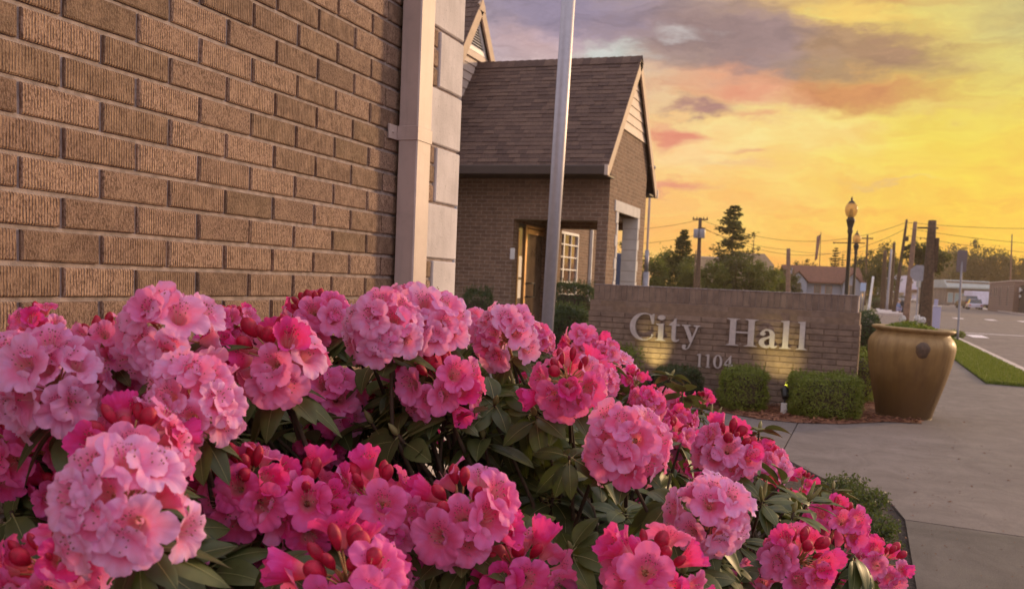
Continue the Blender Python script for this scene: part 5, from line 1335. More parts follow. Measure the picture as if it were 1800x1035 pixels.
# ------------------------------------------------------------------ buildings beyond
def gable_house():
    c = at(1448, 512, z=108); ang = radians(12); root = empty('house', (c.x, c.y, 0), ang, 'grey blue house with reddish brown roof and twin front gables', 'house')
    wl = mat('house_wall', (.34, .33, .37), .8, var=.08); rfm = mat('house_roof', (.17, .070, .042), .9, var=.2, vscale=4, bump=.02, bscale=20, isl=.0); tr = mat('house_trim', (.40, .22, .14), .7)
    m_ = 108 / FPX; Wd = 126 * m_; D = 7.0; h = 2.55
    mb = MB(); mb.box((-Wd / 2, 0, 0), (Wd / 2, D, h)); 
    g1, g2 = -Wd / 2 + 1.05, Wd / 2 - 1.2
    for gx in (g1, g2): mb.prism([(gx - .95, 0), (gx + .95, 0), (gx + .95, h - .1), (gx, h + .95), (gx - .95, h - .1)], 1, -.9, 1.2)
    mb.build('wall', wl, root)
    rf = MB(); rf.prism([(-.55, h - .05), (D / 2, h + 1.85), (D + .4, h - .05), (D + .4, h - .2), (D / 2, h + 1.7), (-.55, h - .2)], 0, -Wd / 2 - .3, Wd / 2 + .3)
    for gx in (g1, g2):
        for s_ in (-1, 1):
            rf.add([(gx, -1.1, h + 1.12), (gx + s_ * 1.2, -1.1, h - .12), (gx + s_ * 1.2, 1.8, h - .12), (gx, 2.6, h + 1.12), (gx, -1.1, h + 1.0), (gx + s_ * 1.2, -1.1, h - .24), (gx + s_ * 1.2, 1.8, h - .24), (gx, 2.6, h + 1.0)],
                   [(0, 1, 2, 3), (7, 6, 5, 4), (0, 4, 5, 1), (1, 5, 6, 2), (2, 6, 7, 3), (3, 7, 4, 0)])
    roof = rf.build('roof', rfm, root)
    mb = MB(); mb.cbox((-Wd / 2 + .02, 1.2, h), (-Wd / 2 + .6, 1.8, h + 1.35), .02); mb.cbox((-Wd / 2 - .03, 1.15, h + 1.35), (-Wd / 2 + .65, 1.85, h + 1.45), .02); mb.build('chimney', wl, roof)
    for (x, y, w_, za, zb_) in ((g1, -.9, .5, 1.1, 2.2), (g2, -.9, .5, 1.1, 2.2), (-.7, 0, .6, 1.0, 2.1), (.5, 0, .6, 1.0, 2.1)):
        f = MB(); f.cbox((x - w_ / 2 - .08, y - .06, za - .08), (x + w_ / 2 + .08, y - .005, zb_ + .08), .01); fo = f.build('window', tr, root)
        g = MB(); g.box((x - w_ / 2, y - .075, za), (x + w_ / 2, y - .062, zb_)); g.build('pane', K['glassd'], fo)
gable_house()
def block(name, label, cat, xa, xb, yt, z, depth, m, ybase=None, extra=None, rz=None):
    a, b = at(xa, yt, z=z), at(xb, yt, z=z); d = Vector((b.x - a.x, b.y - a.y, 0)); ang = atan2(d.y, d.x) if rz is None else rz
    root = empty(name, (a.x, a.y, 0), ang, label, cat); return root, d.length, (a.z + b.z) / 2
wallb = mat('beige_wall', (.42, .30, .20), .85, var=.08); root, W_, h = block('apartment_building', 'pale beige flat roofed building rising behind the low green trees', 'building', 1234, 1363, 444, 200, 10, wallb)
mb = MB(); mb.box((0, 0, 0), (W_ * .42, 10, h - 1.4)); mb.prism([(W_ * .42, 0), (W_, 0), (W_, h - 2.3), (W_ * .86, h), (W_ * .5, h), (W_ * .42, h - .6)], 1, .3, 9); mb.build('wall', wallb, root)
mb = MB(); mb.cbox((-.15, -.15, h - 1.4), (W_ * .42 - .05, 10, h - 1.1), .03); mb.build('roof', mat('pale_roof', (.5, .40, .32), .8), root)
for i in range(7):
    for j in range(2):
        x = 1.0 + i * (W_ - 2) / 6.4; zz = h - 3.2 - j * 3.0
        f = MB(); y_ = -.04 if x < W_ * .42 - .6 else .26; f.cbox((x - .4, y_ - .02, zz - .6), (x + .4, y_ + .03, zz + .6), .01); fo = f.build('window', K['fascia'], root); g = MB(); g.box((x - .32, y_ - .035, zz - .52), (x + .32, y_ - .022, zz + .52)); g.build('pane', K['glassd'], fo)
wm = mat('pale_lilac_wall', (.62, .58, .72), .8, var=.06); root, W_, h = block('white_building', 'long pale lilac white commercial building at the end of the street', 'building', 1566, 1692, 486, 330, 12, wm)
mb = MB(); mb.box((0, 0, 0), (W_ * .40, 12, h)); mb.box((W_ * .40, .5, 0), (W_, 12, h - 1.3)); mb.build('wall', wm, root)
mb = MB(); mb.cbox((W_ * .22, -1.4, 2.9), (W_ * .98, -.02, 3.9), .05); mb.build('awning', mat('dark_red_awning', (.10, .035, .03), .8), root)
for i in range(9):
    x = 1.3 + i * (W_ - 2.6) / 8; f = MB(); y_ = 0 if x < W_ * .4 - 1 else .5; f.cbox((x - .9, y_ - .08, .6), (x + .9, y_ + .02, 2.7), .02); fo = f.build('window', K['steel'], root); g = MB(); g.box((x - .8, y_ - .10, .7), (x + .8, y_ - .085, 2.6)); g.build('pane', K['glassd'], fo)
for x in (W_ * .08, W_ * .30): f = MB(); f.cbox((x - .5, -.07, h - 2.6), (x + .5, .02, h - 1.7), .02); fo = f.build('window', K['steel'], root); g = MB(); g.box((x - .42, -.09, h - 2.52), (x + .42, -.075, h - 1.78)); g.build('pane', K['glassd'], fo)
root, W_, h = block('shop_building', 'low shop with broad grey green roof band behind the parked cars', 'building', 1662, 1745, 493, 185, 14, wm)
gm = mat('grey_green_fascia', (.36, .38, .36), .7, var=.08, vscale=.8); sw_ = mat('shop_wall', (.20, .15, .12), .85, var=.15, vscale=1)
mb = MB(); mb.box((.6, .8, 0), (W_, 14, h - .2)); mb.build('wall', sw_, root)
mb = MB(); mb.prism([(-.2, h - 1.6), (-.2, h - 1.3), (1.6, h), (14, h), (14, h - 1.6)], 0, .3, W_ + .2); mb.build('roof', gm, root)
for i in range(6):
    x = 1.5 + i * 1.35; f = MB(); f.cbox((x - .55, .70, .5), (x + .55, .81, 2.5), .02); fo = f.build('window', K['siding'], root); g = MB(); g.box((x - .48, .68, .6), (x + .48, .695, 2.4)); g.build('pane', mat('shop_glass', (.25, .32, .32), .1) if i == 0 else bpy.data.materials['shop_glass'], fo)
# brick building on the right
A_, B_ = at(1736, 545, Z=0), at(1779, 550, Z=0); d = B_ - A_; ang = atan2(d.y, d.x); root = empty('brick_building', (A_.x, A_.y, 0), ang, 'low brown brick building with narrow dark windows at the right edge', 'building')
L_ = d.length; h = at(1778, 497, z=at_depth) .z if False else 3.55
mb = MB(); mb.box((0, 0, 0), (L_, 9, h)); bbm = mat_brick_tex('far_brick', (.21, .13, .10), (.25, .155, .12), (.27, .19, .15), 0, .4, .14); mb.build('wall', bbm, root)
mb = MB(); mb.cbox((-.08, -.08, h), (L_ + .08, 9, h + .12), .02); mb.build('coping', K['siding'], root)
for f_ in (.12, .27, .36, .52, .80):
    x = L_ * f_; za = .8 if f_ > .5 else 1.9; f = MB(); f.cbox((x - .22, -.05, za - .08), (x + .22, -.003, 2.95), .01); fo = f.build('window', K['siding'], root); g = MB(); g.box((x - .16, -.07, za), (x + .16, -.055, 2.9)); g.build('pane', K['dark'], fo)
mb = MB(); mb.box((L_, .6, 0), (L_ + 9, 8, 3.1)); mb.build('annex', mat('dark_timber_wall', (.055, .035, .025), .8, var=.3, vscale=3), root)
for (x, za, w_, hh) in ((L_ + .9, 2.5, .9, .12), (L_ + .5, 2.35, .3, .5), (L_ + .9, 1.75, .28, .3)):
    mb = MB(); mb.cbox((x, .42, za), (x + w_, .58, za + hh), .02); mb.build('wall_sign', K['white'], root)

# ------------------------------------------------------------------ poles, lamps, signs
def pole(name, label, cat, top, base, z, r0, r1, m, group=None):
    b, t = at(*base, z=z), at(*top, z=z); d = (t - b) / max(.1, (t.z - b.z)); g = b - d * b.z
    root = empty(name, (g.x, g.y, 0), 0, label, cat, group); mb = MB(); n_ = 8
    mb.tube([d * (t.z * i / n_) for i in range(n_ + 1)], [r0 + (r1 - r0) * i / n_ for i in range(n_ + 1)], 14); mb.build('shaft', m, root); return root, d, t.z
gp = 'timber utility poles along the street'
root, d, h = pole('utility_pole', 'thickest timber pole, standing right behind the urn', 'utility pole', (1639, 388), (1626, 585), 31, .20, .125, K['pole'], gp)
mb = MB(); q_ = d * (h - .75); mb.cbox((q_.x + .12, q_.y - .10, q_.z - .9), (q_.x + .24, q_.y + .08, q_.z + .2), .02); mb.build('riser_box', K['pole'], root)
root, d, h = pole('utility_pole', 'brown timber pole leaning beside the stop sign', 'utility pole', (1609, 390), (1591, 572), 42, .15, .08, K['polel'], gp)
mb = MB(); q_ = d * (h - .25); mb.cbox((q_.x + .1, q_.y - .05, q_.z - .04), (q_.x + .95, q_.y + .05, q_.z + .03), .01)
mb.build('crossarm', K['lampmetal'], root)
for xx, zz in ((.75, -.22), (.72, -1.0)): mb = MB(); mb.lathe([(0, -.1), (.07, -.08), (.09, 0), (.05, .1), (0, .1)], 8, c=(q_.x + xx, q_.y, q_.z + zz)); mb.tube([(q_.x + xx, q_.y, q_.z), (q_.x + xx, q_.y, q_.z + zz)], .012, 5); mb.build('insulator', K['lampmetal'], root)
root, d, h = pole('utility_pole', 'slim leaning timber pole next left of the brown one', 'utility pole', (1594, 386), (1572, 545), 80, .20, .09, K['pole'], gp)
mb = MB(); [mb.cbox((d.x * zz + .1, d.y * zz - .1, zz - .2), (d.x * zz + .35, d.y * zz + .1, zz + .2), .03) for zz in (h - 1.6, h - 2.4, h - 3.0)]; mb.build('bracket', K['lampmetal'], root)
root, d, h = pole('utility_pole', 'dark pole in front of the grey steel post', 'utility pole', (1572, 426), (1565, 541), 88, .18, .12, K['pole'], gp)
pole('steel_post', 'grey steel post beside the dark pole at the kerb', 'post', (1567, 438), (1559, 540), 86, .12, .10, K['steel'])
pole('bare_trunk', 'bare dark trunk like post furthest left of the street poles', 'post', (1556, 440), (1552, 536), 90, .30, .16, K['pole'])
pole('white_post', 'thin white leaning post by the far pavement', 'post', (1535, 486), (1528, 536), 72, .10, .08, K['white'])
pole('thin_mast', 'thin tall mast standing by the brick building at right', 'mast', (1779, 412), (1774, 549), 112, .13, .06, K['polel'])
root, d, h = pole('utility_pole', 'distant thin pole with short crossarm right of the lamps', 'utility pole', (1525, 413), (1520, 530), 120, .16, .10, K['pole'], gp)
mb = MB(); mb.cbox((d.x * h - .7, d.y * h - .06, h - .5), (d.x * h + .7, d.y * h + .06, h - .35), .02); mb.build('crossarm', K['pole'], root)
pole('timber_post', 'short pale timber post in front of the house chimney', 'post', (1386, 437), (1385, 530), 75, .20, .15, K['polel'])
root, d, h = pole('utility_pole', 'utility pole carrying a pale transformer above the low trees', 'utility pole', (1231, 383), (1225, 530), 70, .17, .12, K['pole'], gp)
m_ = 70 / FPX
def onp(zz): return d * zz
mb = MB(); q_ = onp(h - .12); mb.cbox((q_.x - .55, q_.y - .05, q_.z - .05), (q_.x + .55, q_.y + .05, q_.z + .05), .01); mb.build('crossarm', K['pole'], root); mb = MB(); q_ = onp(h - .75); mb.cbox((q_.x - .15, q_.y - .05, q_.z - .05), (q_.x + .42, q_.y + .05, q_.z + .04), .01)
mb.build('crossarm', K['pole'], root)
for xx in (-.5, -.25, .25, .5): q_ = onp(h - .12); mb = MB(); mb.lathe([(.03, 0), (.05, .05), (.03, .12), (0, .13)], 8, c=(q_.x + xx, q_.y, q_.z + .05)); mb.build('insulator', K['lampmetal'], root)
mb = MB(); q_ = onp(at(1229, 419, z=70).z)
for dx in (-.2, .2): mb.lathe([(0, 0), (.2, .01), (.22, .05), (.22, .60), (.2, .66), (0, .68)], 14, c=(q_.x + dx, q_.y - .2, q_.z))
mb.build('transformer', K['steel'], root)
mb = MB()
for k_, dx in enumerate((-.28, -.16, .16)): mb.tube([(dx, 0, 0), onp(at(1229, 440, z=70).z) + Vector((dx * .8, 0, 0))], .035, 6)
mb.build('conduit', K['polel'], root)

def street_lamp(label, top, base, z):
    b, t = at(*base, z=z), at(*top, z=z); d = (t - b) / (t.z - b.z); g = b - d * b.z; h = t.z
    root = empty('street_lamp', (g.x, g.y, 0), 0, label, 'street lamp', 'acorn globe street lamps'); root.rotation_euler = (atan2(-d.y, 1), atan2(d.x, 1), 0)
    mb = MB(); s_ = h / 4.75
    mb.lathe([(0, 0), (.20, 0), (.20, .1), (.15, .2), (.13, .7), (.085, .8), (.075, 1.0), (.065, 3.4), (.10, 3.5), (.08, 3.6), (.14, 3.85), (.16, 3.92), (.11, 3.96), (.11, 4.0), (0, 4.0)], 16); mb.v = [(x * s_, y * s_, zz * s_) for x, y, zz in mb.v]; mb.build('post', K['lampmetal'], root)
    gm_ = bpy.data.materials.get('lamp_globe')
    if not gm_:
        gm_ = bpy.data.materials.new('lamp_globe'); gm_.use_nodes = True; t_ = N(gm_.node_tree); t_.n.clear()
        a_ = t_.new('ShaderNodeBsdfTranslucent', {'Color': (.85, .60, .28, 1)}); b_ = t_.new('ShaderNodeBsdfPrincipled', {'Base Color': (.50, .33, .15, 1), 'Roughness': .2}); c_ = t_.new('ShaderNodeMixShader', {0: .45, 1: a_.outputs[0], 2: b_.outputs[0]})
        tr_ = t_.new('ShaderNodeBsdfTransparent', {0: (1, .85, .6, 1)}); e_ = t_.new('ShaderNodeMixShader', {0: .35, 1: c_.outputs[0], 2: tr_.outputs[0]}); t_.new('ShaderNodeOutputMaterial', {0: e_.outputs[0]})
    mb = MB(); mb.lathe([(.10, 4.0), (.17, 4.08), (.215, 4.22), (.21, 4.36), (.16, 4.46), (.12, 4.50)], 18); mb.v = [(x * s_, y * s_, zz * s_) for x, y, zz in mb.v]; mb.build('globe', gm_, root)
    mb = MB(); mb.lathe([(.0, 4.02), (.07, 4.03), (.07, 4.2), (.04, 4.3), (0, 4.3)], 10); mb.v = [(x * s_, y * s_, zz * s_) for x, y, zz in mb.v]; mb.build('lamp_core', K['lampmetal'], root)
    mb = MB(); mb.lathe([(.13, 4.495), (.09, 4.56), (.03, 4.60), (.045, 4.65), (.0, 4.75)], 12); mb.v = [(x * s_, y * s_, zz * s_) for x, y, zz in mb.v]; mb.build('finial', K['lampmetal'], root)
    mb = MB(); mb.tube([(-.52 * s_, 0, 3.1 * s_), (.52 * s_, 0, 3.1 * s_)], .018, 6); mb.lathe([(0, -.04), (.04, 0), (0, .04)], 8, c=(-.52 * s_, 0, 3.1 * s_)); mb.build('banner_arm', K['lampmetal'], root)
street_lamp('nearer and taller acorn globe street lamp with banner arms', (1498, 344), (1488, 515), 34)
street_lamp('further and shorter acorn globe street lamp just right of the near one', (1507, 404), (1500, 515), 54)

# stop sign seen from behind, and the street sign on the lawn corner
root, d, h = pole('stop_sign', 'grey back of an octagonal stop sign between the timber poles', 'road sign', (1616, 466), (1610, 572), 40, .03, .03, K['steel'])
mb = MB(); q_ = d * (h - .33); o8 = [(cos(pi / 8 + i * pi / 4) * .36, sin(pi / 8 + i * pi / 4) * .36) for i in range(8)]; mb.prism([(q_.x + a, q_.z + b) for a, b in o8], 1, q_.y - .045, q_.y - .033); mb.build('sign_plate', K['steel'], root)
root, d, h = pole('street_sign', 'tall dark plate sign on a grey post at the lawn corner', 'road sign', (1692, 440), (1683, 602), 29.2, .035, .032, K['steel'])
mb = MB(); mb.cbox((d.x * h - .14, d.y * h - .06, h - .66), (d.x * h + .14, d.y * h - .035, h), .008); mb.build('sign_plate', mat('sign_back', (.16, .12, .12), .6), root)
a, b = at(1512, 500, z=60), at(1522, 500, z=60); root = empty('parking_sign', (a.x, a.y, 0), 0, 'white and blue sign on two thin posts beyond the sign wall', 'road sign')
for px_, nm in ((1516, 0), (1520, 1)): q_ = at(px_, 500, z=60); mb = MB(); mb.tube([(q_.x - a.x, q_.y - a.y, 0), (q_.x - a.x, q_.y - a.y, at(1518, 498, z=60).z)], .04, 6); mb.build('post', K['steel'], root)
mb = MB(); zt_, zb_ = at(1518, 497, z=60).z, at(1518, 512, z=60).z; mb.cbox((0.02, -.06, zb_), (b.x - a.x + .02, -.03, zt_), .005); pn = mb.build('panel', mat('pale_blue_sign', (.38, .46, .62), .5), root)
q_ = at(1644, 576, z=33); root = empty('utility_cabinet', (q_.x, q_.y, 0), 0, 'slim lilac grey utility cabinet right of the thickest pole', 'cabinet')
zt_ = at(1645, 526, z=33).z; mb = MB(); mb.cbox((-.13, -.1, 0), (.13, .1, zt_ * .8), .012); mb.cbox((-.10, -.08, zt_ * .8), (.02, .06, zt_), .01); mb.build('casing', mat('lilac_paint', (.46, .42, .58), .6), root)
mb = MB(); mb.cbox((-.14, -.11, zt_ * .8), (.14, .11, zt_ * .8 + .025), .006); mb.build('lid', K['white'], root)
q_ = at(1680, 586, z=31.5); hedge('verge_bush', (q_.x - .15, q_.y, 0), (.9, .6, .28), 1600, .05, K['hedge'], 'low straggly bush at the foot of the street sign', 'shrub', seed=60, ball=True)
q_ = at(1541, 528, z=95); hedge('far_hedge', (q_.x, q_.y, 0), (1.2, 1.2, 1.1), 900, .12, K['hedged'], 'small round hedge at the far pavement by the white post', seed=61, ball=True)
# flag hanging from a thin pole
root, d, h = pole('flag_pole', 'thin pole above the red roof with a limp hanging flag', 'flagpole', (1443, 408), (1438, 530), 140, .07, .04, K['lampmetal'])
mb = MB(); pts_ = []; q_ = d * (h - .3); nx, nz2 = 5, 10
for j in range(nz2 + 1):
    for i in range(nx + 1):
        u, v = i / nx, j / nz2; pts_.append((q_.x - u * (.55 - .2 * v) - .25 * v, q_.y + .12 * sin(u * 7 + v * 3), q_.z - v * 3.6 - u * .35))
mb.add(pts_, [(j * (nx + 1) + i, j * (nx + 1) + i + 1, (j + 1) * (nx + 1) + i + 1, (j + 1) * (nx + 1) + i) for j in range(nz2) for i in range(nx)], 0, True)
fm = bpy.data.materials.new('flag_cloth'); fm.use_nodes = True; t = N(fm.node_tree); t.n.clear(); s3 = t.new('ShaderNodeSeparateXYZ', {0: t.obj()})
cc = t.mix(t.math('GREATER_THAN', t.math('SINE', t.math('MULTIPLY', t.math('ADD', s3.outputs[0], t.math('MULTIPLY', s3.outputs[2], .25)), 26.0)), 0.0), (.30, .10, .07), (.36, .26, .20)); t.new('ShaderNodeOutputMaterial', {0: t.new('ShaderNodeBsdfDiffuse', {0: cc}).outputs[0]})
mb.build('flag', fm, root, fix=False)

# overhead wires
def wire(a, za, b, zb_, sag, label, r_=.022):
    A, B = at(*a, z=za), at(*b, z=zb_); mb = MB(); o_ = (A + B) / 2; n_ = 16
    mb.tube([A.lerp(B, i / n_) - Vector((0, 0, sag * 4 * (i / n_) * (1 - i / n_))) - o_ for i in range(n_ + 1)], r_, 4, cap=False)
    o = mb.build('overhead_wire', K['wire'], None, loc=o_); tag(o, label, 'wire', 'overhead wires')
wire((1594, 391), 80, (1840, 402), 80, .15, 'topmost overhead wire running right from the slim leaning pole')
wire((1600, 402), 79, (1840, 430), 79, .15, 'second overhead wire down, running right across the yellow sky')
wire((1595, 414), 78, (1840, 447), 78, .15, 'third overhead wire down, just above the dark tree line at right')
wire((1595, 390), 80, (1231, 386), 70, 1.6, 'long sagging wire from the transformer pole to the leaning pole', .018)
wire((1596, 400), 80, (1231, 398), 70, 2.2, 'lower long wire from the transformer pole to the leaning pole', .018)
wire((1231, 386), 70, (1020, 400), 70, .4, 'upper wire running left from the transformer pole behind the porch', .018)
wire((1231, 412), 70, (1020, 425), 70, .4, 'lower wire running left from the transformer pole behind the porch', .018)
wire((1386, 439), 75, (1231, 400), 70, .3, 'slanting wire from the transformer pole down to the short post', .018)
wire((1386, 440), 75, (1572, 430), 88, .5, 'wire from the short post toward the dark street pole', .018)

# ------------------------------------------------------------------ vehicles
def car(px, pyb, z, L, W, H, colr, label, rz, hatch=.3, cabin=.62, group='vehicles parked along the street'):
    b = at(px, pyb, z=z); root = empty('parked_car', (b.x, b.y, 0), rz, label, 'car', group)
    pm = mat('car_paint', colr, .25, .3, spec=.6); h0 = .28; hb = H * .60
    body = [(-L / 2, h0), (-L / 2 + .05, hb - .1), (-L / 2 + .15, hb), (L / 2 - .9, hb - .03), (L / 2 - .1, hb - .18), (L / 2, h0 + .15), (L / 2 - .03, h0)]
    mb = MB(); n = len(body); inset = lambda zz: .04 * (zz - h0)
    vs = []
    for sgn in (-1, 1):
        for x, zz in body: vs.append((x, sgn * (W / 2 - inset(zz)), zz))
    mb.add(vs, [tuple(range(n)), tuple(range(2 * n - 1, n - 1, -1))] + [(i, (i + 1) % n, n + (i + 1) % n, n + i) for i in range(n)])
    bd = mb.build('body', pm, root); bv = bd.modifiers.new('bevel', 'BEVEL'); bv.width = .05; bv.segments = 2
    cx0 = -L / 2 + hatch; cab = [(cx0 - .12, hb - .01), (cx0 + .22, H), (cx0 + L * cabin - .75, H), (cx0 + L * cabin, hb - .01)]
    mb = MB(); vs = [(x, s_ * (W / 2 - .1 - (.14 if zz > hb + .1 else 0)), zz) for s_ in (-1, 1) for x, zz in cab]; mb.add(vs, [(0, 1, 2, 3), (7, 6, 5, 4), (0, 4, 5, 1), (1, 5, 6, 2), (2, 6, 7, 3)])
    g = mb.build('cabin_glass', K['glassb'], root)
    mb = MB(); mb.cbox((cx0 + .18, -W / 2 + .22, H - .03), (cx0 + L * cabin - .7, W / 2 - .22, H + .03), .02); mb.build('roof', pm, root)
    for sx in (-L / 2 + .75, L / 2 - .8):
        for sy in (-1, 1):
            mb = MB(); mb.lathe([(.18, -.1), (.30, -.1), (.33, -.06), (.33, .06), (.30, .1), (.18, .1)], 18); mb.v = [(x, z_, y) for x, y, z_ in mb.v]; mb.v = [(x + sx, y + sy * (W / 2 - .1), z_ + .33) for x, y, z_ in mb.v]; wo_ = mb.build('wheel', K['dark'], root)
            mb = MB(); mb.lathe([(0, -.08), (.19, -.09), (.19, .09), (0, .08)], 12); mb.v = [(x + sx, z_ + sy * (W / 2 - .1), y + .33) for x, y, z_ in mb.v]; mb.build('rim', K['steel'], wo_)
    for sy in (-1, 1):
        mb = MB(); mb.cbox((-L / 2 - .02, sy * (W / 2 - .2) - .12, hb - .32), (-L / 2 + .05, sy * (W / 2 - .2) + .12, hb - .16), .01); mb.build('tail_light', mat('tail_light', (.4, .03, .02), .3) if 'tail_light' not in bpy.data.materials else bpy.data.materials['tail_light'], root)
        mb = MB(); mb.cbox((L / 2 - .14, sy * (W / 2 - .25) - .15, hb - .36), (L / 2 - .02, sy * (W / 2 - .25) + .15, hb - .22), .01); mb.build('headlight', K['white'], root)
    return root
UPR = radians(90)
car(1712, 541, 128, 4.3, 1.75, 1.34, (.55, .50, .58), 'small silver hatchback parked by the brick building', UPR)
car(1699, 540, 140, 4.8, 1.95, 1.78, (.035, .028, .028), 'dark sport utility vehicle parked left of the silver car', UPR + .2, .15, .78)
car(1686, 526, 235, 4.5, 1.8, 1.45, (.70, .62, .60), 'pale car parked far off, right of the thick pole', radians(15))
car(1655, 526, 240, 4.5, 1.8, 1.45, (.62, .56, .55), 'pale car far off just behind the thick pole', radians(8))
car(1618, 525, 245, 4.6, 1.8, 1.45, (.72, .66, .62), 'bright pale car far off beneath the stop sign', radians(160))
car(1592, 524, 250, 4.4, 1.8, 1.5, (.35, .38, .45), 'bluish car far off between the timber poles', radians(20))
# box truck
b = at(1717, 540, z=150); root = empty('box_truck', (b.x, b.y, 0), radians(100), 'white box truck parked behind the silver car, beside the brick building', 'truck')
wt = mat('truck_white', (.66, .62, .74), .5, var=.12, vscale=2)
mb = MB(); mb.cbox((-2.6, -1.45, .62), (2.2, 1.45, 2.62), .04); mb.build('cargo_box', wt, root)
mb = MB(); mb.prism([(2.25, .5), (4.1, .5), (4.1, 1.3), (3.6, 1.45), (3.2, 2.15), (2.25, 2.2)], 1, -1.0, 1.0); mb.build('cab', wt, root)
mb = MB(); mb.cbox((-2.7, -1.1, .38), (3.8, 1.1, .6), .02); mb.build('chassis', K['dark'], root)
for sx in (-1.6, 3.2):
    for sy in (-1, 1): mb = MB(); mb.lathe([(0, -.12), (.38, -.12), (.42, 0), (.38, .12), (0, .12)], 16); mb.v = [(x + sx, z_ + sy * 1.05, y + .42) for x, y, z_ in mb.v]; mb.build('wheel', K['dark'], root)
# dark blue van seen through the porch opening
b = at(1064, 520, z=36); root = empty('blue_van', (b.x, b.y, 0), radians(101), 'dark blue van with roof rails seen through the porch opening', 'van')
vm = mat('van_blue', (.035, .045, .085), .25, .3, spec=.7)
mb = MB(); mb.prism([(-2.4, .4), (2.3, .4), (2.35, 1.2), (1.75, 1.35), (1.0, 2.30), (.7, 2.38), (-2.3, 2.38), (-2.45, 1.2)], 1, -.98, .98); bo = mb.build('body', vm, root); bv = bo.modifiers.new('bevel', 'BEVEL'); bv.width = .06; bv.segments = 2
mb = MB(); mb.add([(1.80, -.85, 1.36), (1.80, .85, 1.36), (1.06, .80, 2.28), (1.06, -.80, 2.28)], [(0, 1, 2, 3)]); mb.v = [(x + .03, y, z_ + .03) for x, y, z_ in mb.v]; mb.build('windscreen', K['glassb'], root)
for sy in (-1, 1):
    mb = MB(); mb.tube([(-2.0, sy * .8, 2.40), (-2.0, sy * .8, 2.50), (.5, sy * .8, 2.50), (.5, sy * .8, 2.40)], .035, 8); mb.build('roof_rail', K['alu'], root)
    mb = MB(); mb.cbox((-2.0, sy * .985 - .01, 1.45), (.8, sy * .985 + .01, 2.05), .006); mb.build('side_window', K['glassb'], root)
    for sx in (-1.5, 1.5): mb = MB(); mb.lathe([(0, -.1), (.31, -.1), (.34, 0), (.31, .1), (0, .1)], 16); mb.v = [(x + sx, z_ + sy * .9, y + .34) for x, y, z_ in mb.v]; mb.build('wheel', K['dark'], root)

# ------------------------------------------------------------------ person crouching by the kerb, far off
b = at(1578, 549, z=76); root = empty('person', (b.x, b.y, .0), radians(-20), 'person in a light blue jacket crouching by the kerb beside the poles', 'person')
def skin(name, nodes, edges, m, parent):
    me = bpy.data.meshes.new(name); me.from_pydata([p for p, _ in nodes], edges, []); me.materials.append(m)
    o = bpy.data.objects.new(name, me); COL.objects.link(o); o.parent = parent
    md = o.modifiers.new('skin', 'SKIN'); 
    for v_, (_, r_) in zip(me.skin_vertices[0].data, nodes): v_.radius = (r_, r_)
    me.skin_vertices[0].data[0].use_root = True
    sd_ = o.modifiers.new('smooth', 'SUBSURF'); sd_.levels = 1; sd_.render_levels = 2; return o
sk = mat('skin_tone', (.55, .33, .24), .6); jk = mat('light_blue_jacket', (.22, .28, .46), .8); jn = mat('pale_jeans', (.30, .29, .42), .8)
nodes = [((0, 0, .30), .13), ((0, .02, .45), .13), ((.02, .04, .62), .14), ((.04, .05, .76), .10), ((.06, .06, .84), .055), ((.08, .07, .95), .085), ((.09, .07, 1.03), .07),
         ((.02, .20, .76), .055), ((.14, .24, .58), .042), ((.30, .18, .50), .034), ((.36, .16, .49), .03), ((.02, -.12, .76), .055), ((.14, -.16, .58), .042), ((.30, -.08, .50), .034), ((.36, -.05, .49), .03),
         ((.04, .11, .28), .085), ((.34, .14, .40), .062), ((.24, .14, .10), .045), ((.22, .14, .04), .04), ((.36, .14, .03), .03), ((.04, -.10, .28), .085), ((.34, -.12, .40), .062), ((.24, -.12, .10), .045), ((.22, -.12, .04), .04), ((.36, -.12, .03), .03)]
ed = [(0, 1), (1, 2), (2, 3), (3, 4), (4, 5), (5, 6), (3, 7), (7, 8), (8, 9), (9, 10), (3, 11), (11, 12), (12, 13), (13, 14), (0, 15), (15, 16), (16, 17), (17, 18), (18, 19), (0, 20), (20, 21), (21, 22), (22, 23), (23, 24)]
skin('body', nodes, ed, sk, root)
skin('jacket', [((0, 0, .36), .15), ((0, .02, .48), .155), ((.02, .04, .64), .165), ((.035, .05, .77), .115), ((.02, .21, .76), .07), ((.14, .25, .58), .055), ((.28, .19, .51), .045), ((.02, -.13, .76), .07), ((.14, -.17, .58), .055), ((.28, -.09, .51), .045)], [(0, 1), (1, 2), (2, 3), (3, 4), (4, 5), (5, 6), (3, 7), (7, 8), (8, 9)], jk, root)
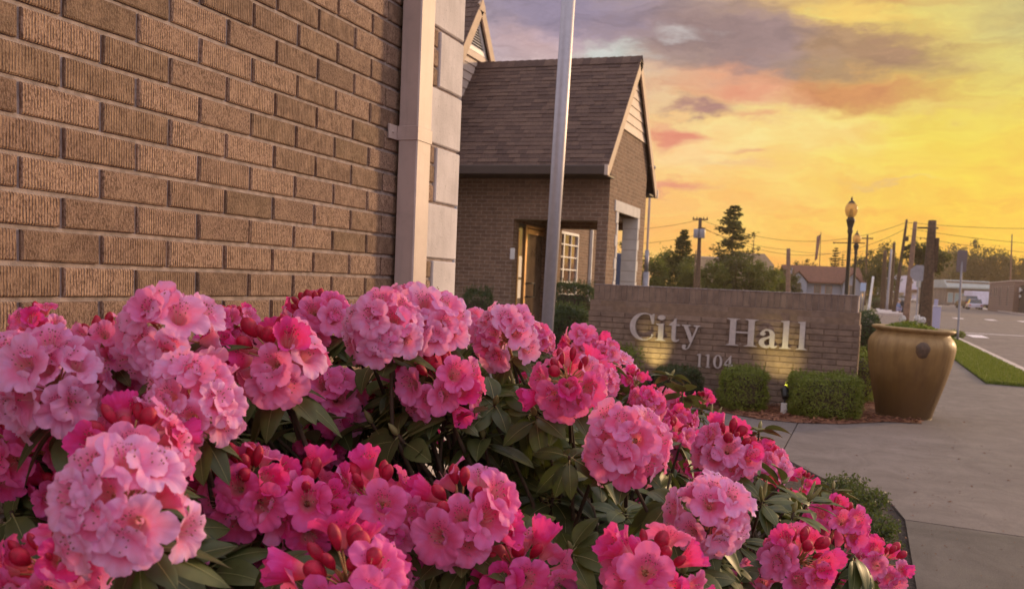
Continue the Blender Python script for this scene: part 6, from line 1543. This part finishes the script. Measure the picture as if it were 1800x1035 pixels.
skin('trousers', [((0, 0, .30), .14), ((.04, .11, .28), .10), ((.34, .14, .41), .075), ((.24, .14, .12), .058), ((.04, -.10, .28), .10), ((.34, -.12, .41), .075), ((.24, -.12, .12), .058)], [(0, 1), (1, 2), (2, 3), (0, 4), (4, 5), (5, 6)], jn, root)
skin('hair', [((.06, .07, 1.0), .08), ((.07, .07, 1.06), .08)], [(0, 1)], mat('grey_white_hair', (.65, .58, .5), .9), root)
b = at(1586, 548, z=76); root = empty('backpack', (b.x, b.y, 0), 0, 'dark bulky bag standing beside the crouching person', 'bag'); mb = MB(); mb.lathe([(0, 0), (.24, .01), (.27, .2), (.26, .6), (.2, .85), (.1, .95), (0, .97)], 14); mb.build('bag_body', K['hedged'] if False else mat('dark_cloth', (.035, .035, .04), .9, var=.3, vscale=5), root)
mb = MB(); mb.tube([(-.1, -.2, .9), (-.1, -.24, 1.0), (.1, -.24, 1.0), (.1, -.2, .9)], .015, 6); mb.build('strap', K['dark'], root)

# ------------------------------------------------------------------ the hazy evening air
hz = MB(); hz.box((-520, -80, -1.1), (520, 920, 14.5)); ho = hz.build('haze', []); tag(ho, kind='stuff')
hm = bpy.data.materials.new('haze'); hm.use_nodes = True; t = N(hm.node_tree); t.n.clear()
pv = t.new('ShaderNodeVolumePrincipled', {'Color': (1, .80, .55, 1), 'Density': .00042, 'Anisotropy': .45})
om = t.new('ShaderNodeOutputMaterial'); t.l.new(pv.outputs[0], om.inputs['Volume']); ho.data.materials.append(hm)

mb = MB(); r_ = random.Random(77)
for _ in range(420):
    x = .32 + abs(r_.gauss(0, .5)) if r_.random() < .6 else r_.uniform(-1.0, 2.6); y = r_.uniform(4.2, 12)
    if y > 9.7 and x < .7: continue
    if inpoly(x, y, [(-1.45, .5), (.29, .5), (.29, 5.9), (.22, 6.45), (-.2, 6.95), (-.54, 7.7), (-1.45, 7.4)]): continue
    leafcard(mb, Vector((x, y, .0165)), Vector((r_.gauss(0, .12), r_.gauss(0, .12), 1)).normalized(), r_.uniform(.004, .020) if r_.random() < .93 else .035, r_)
tag(mb.build('fallen_bits', K['mulch'], fix=False), kind='stuff')
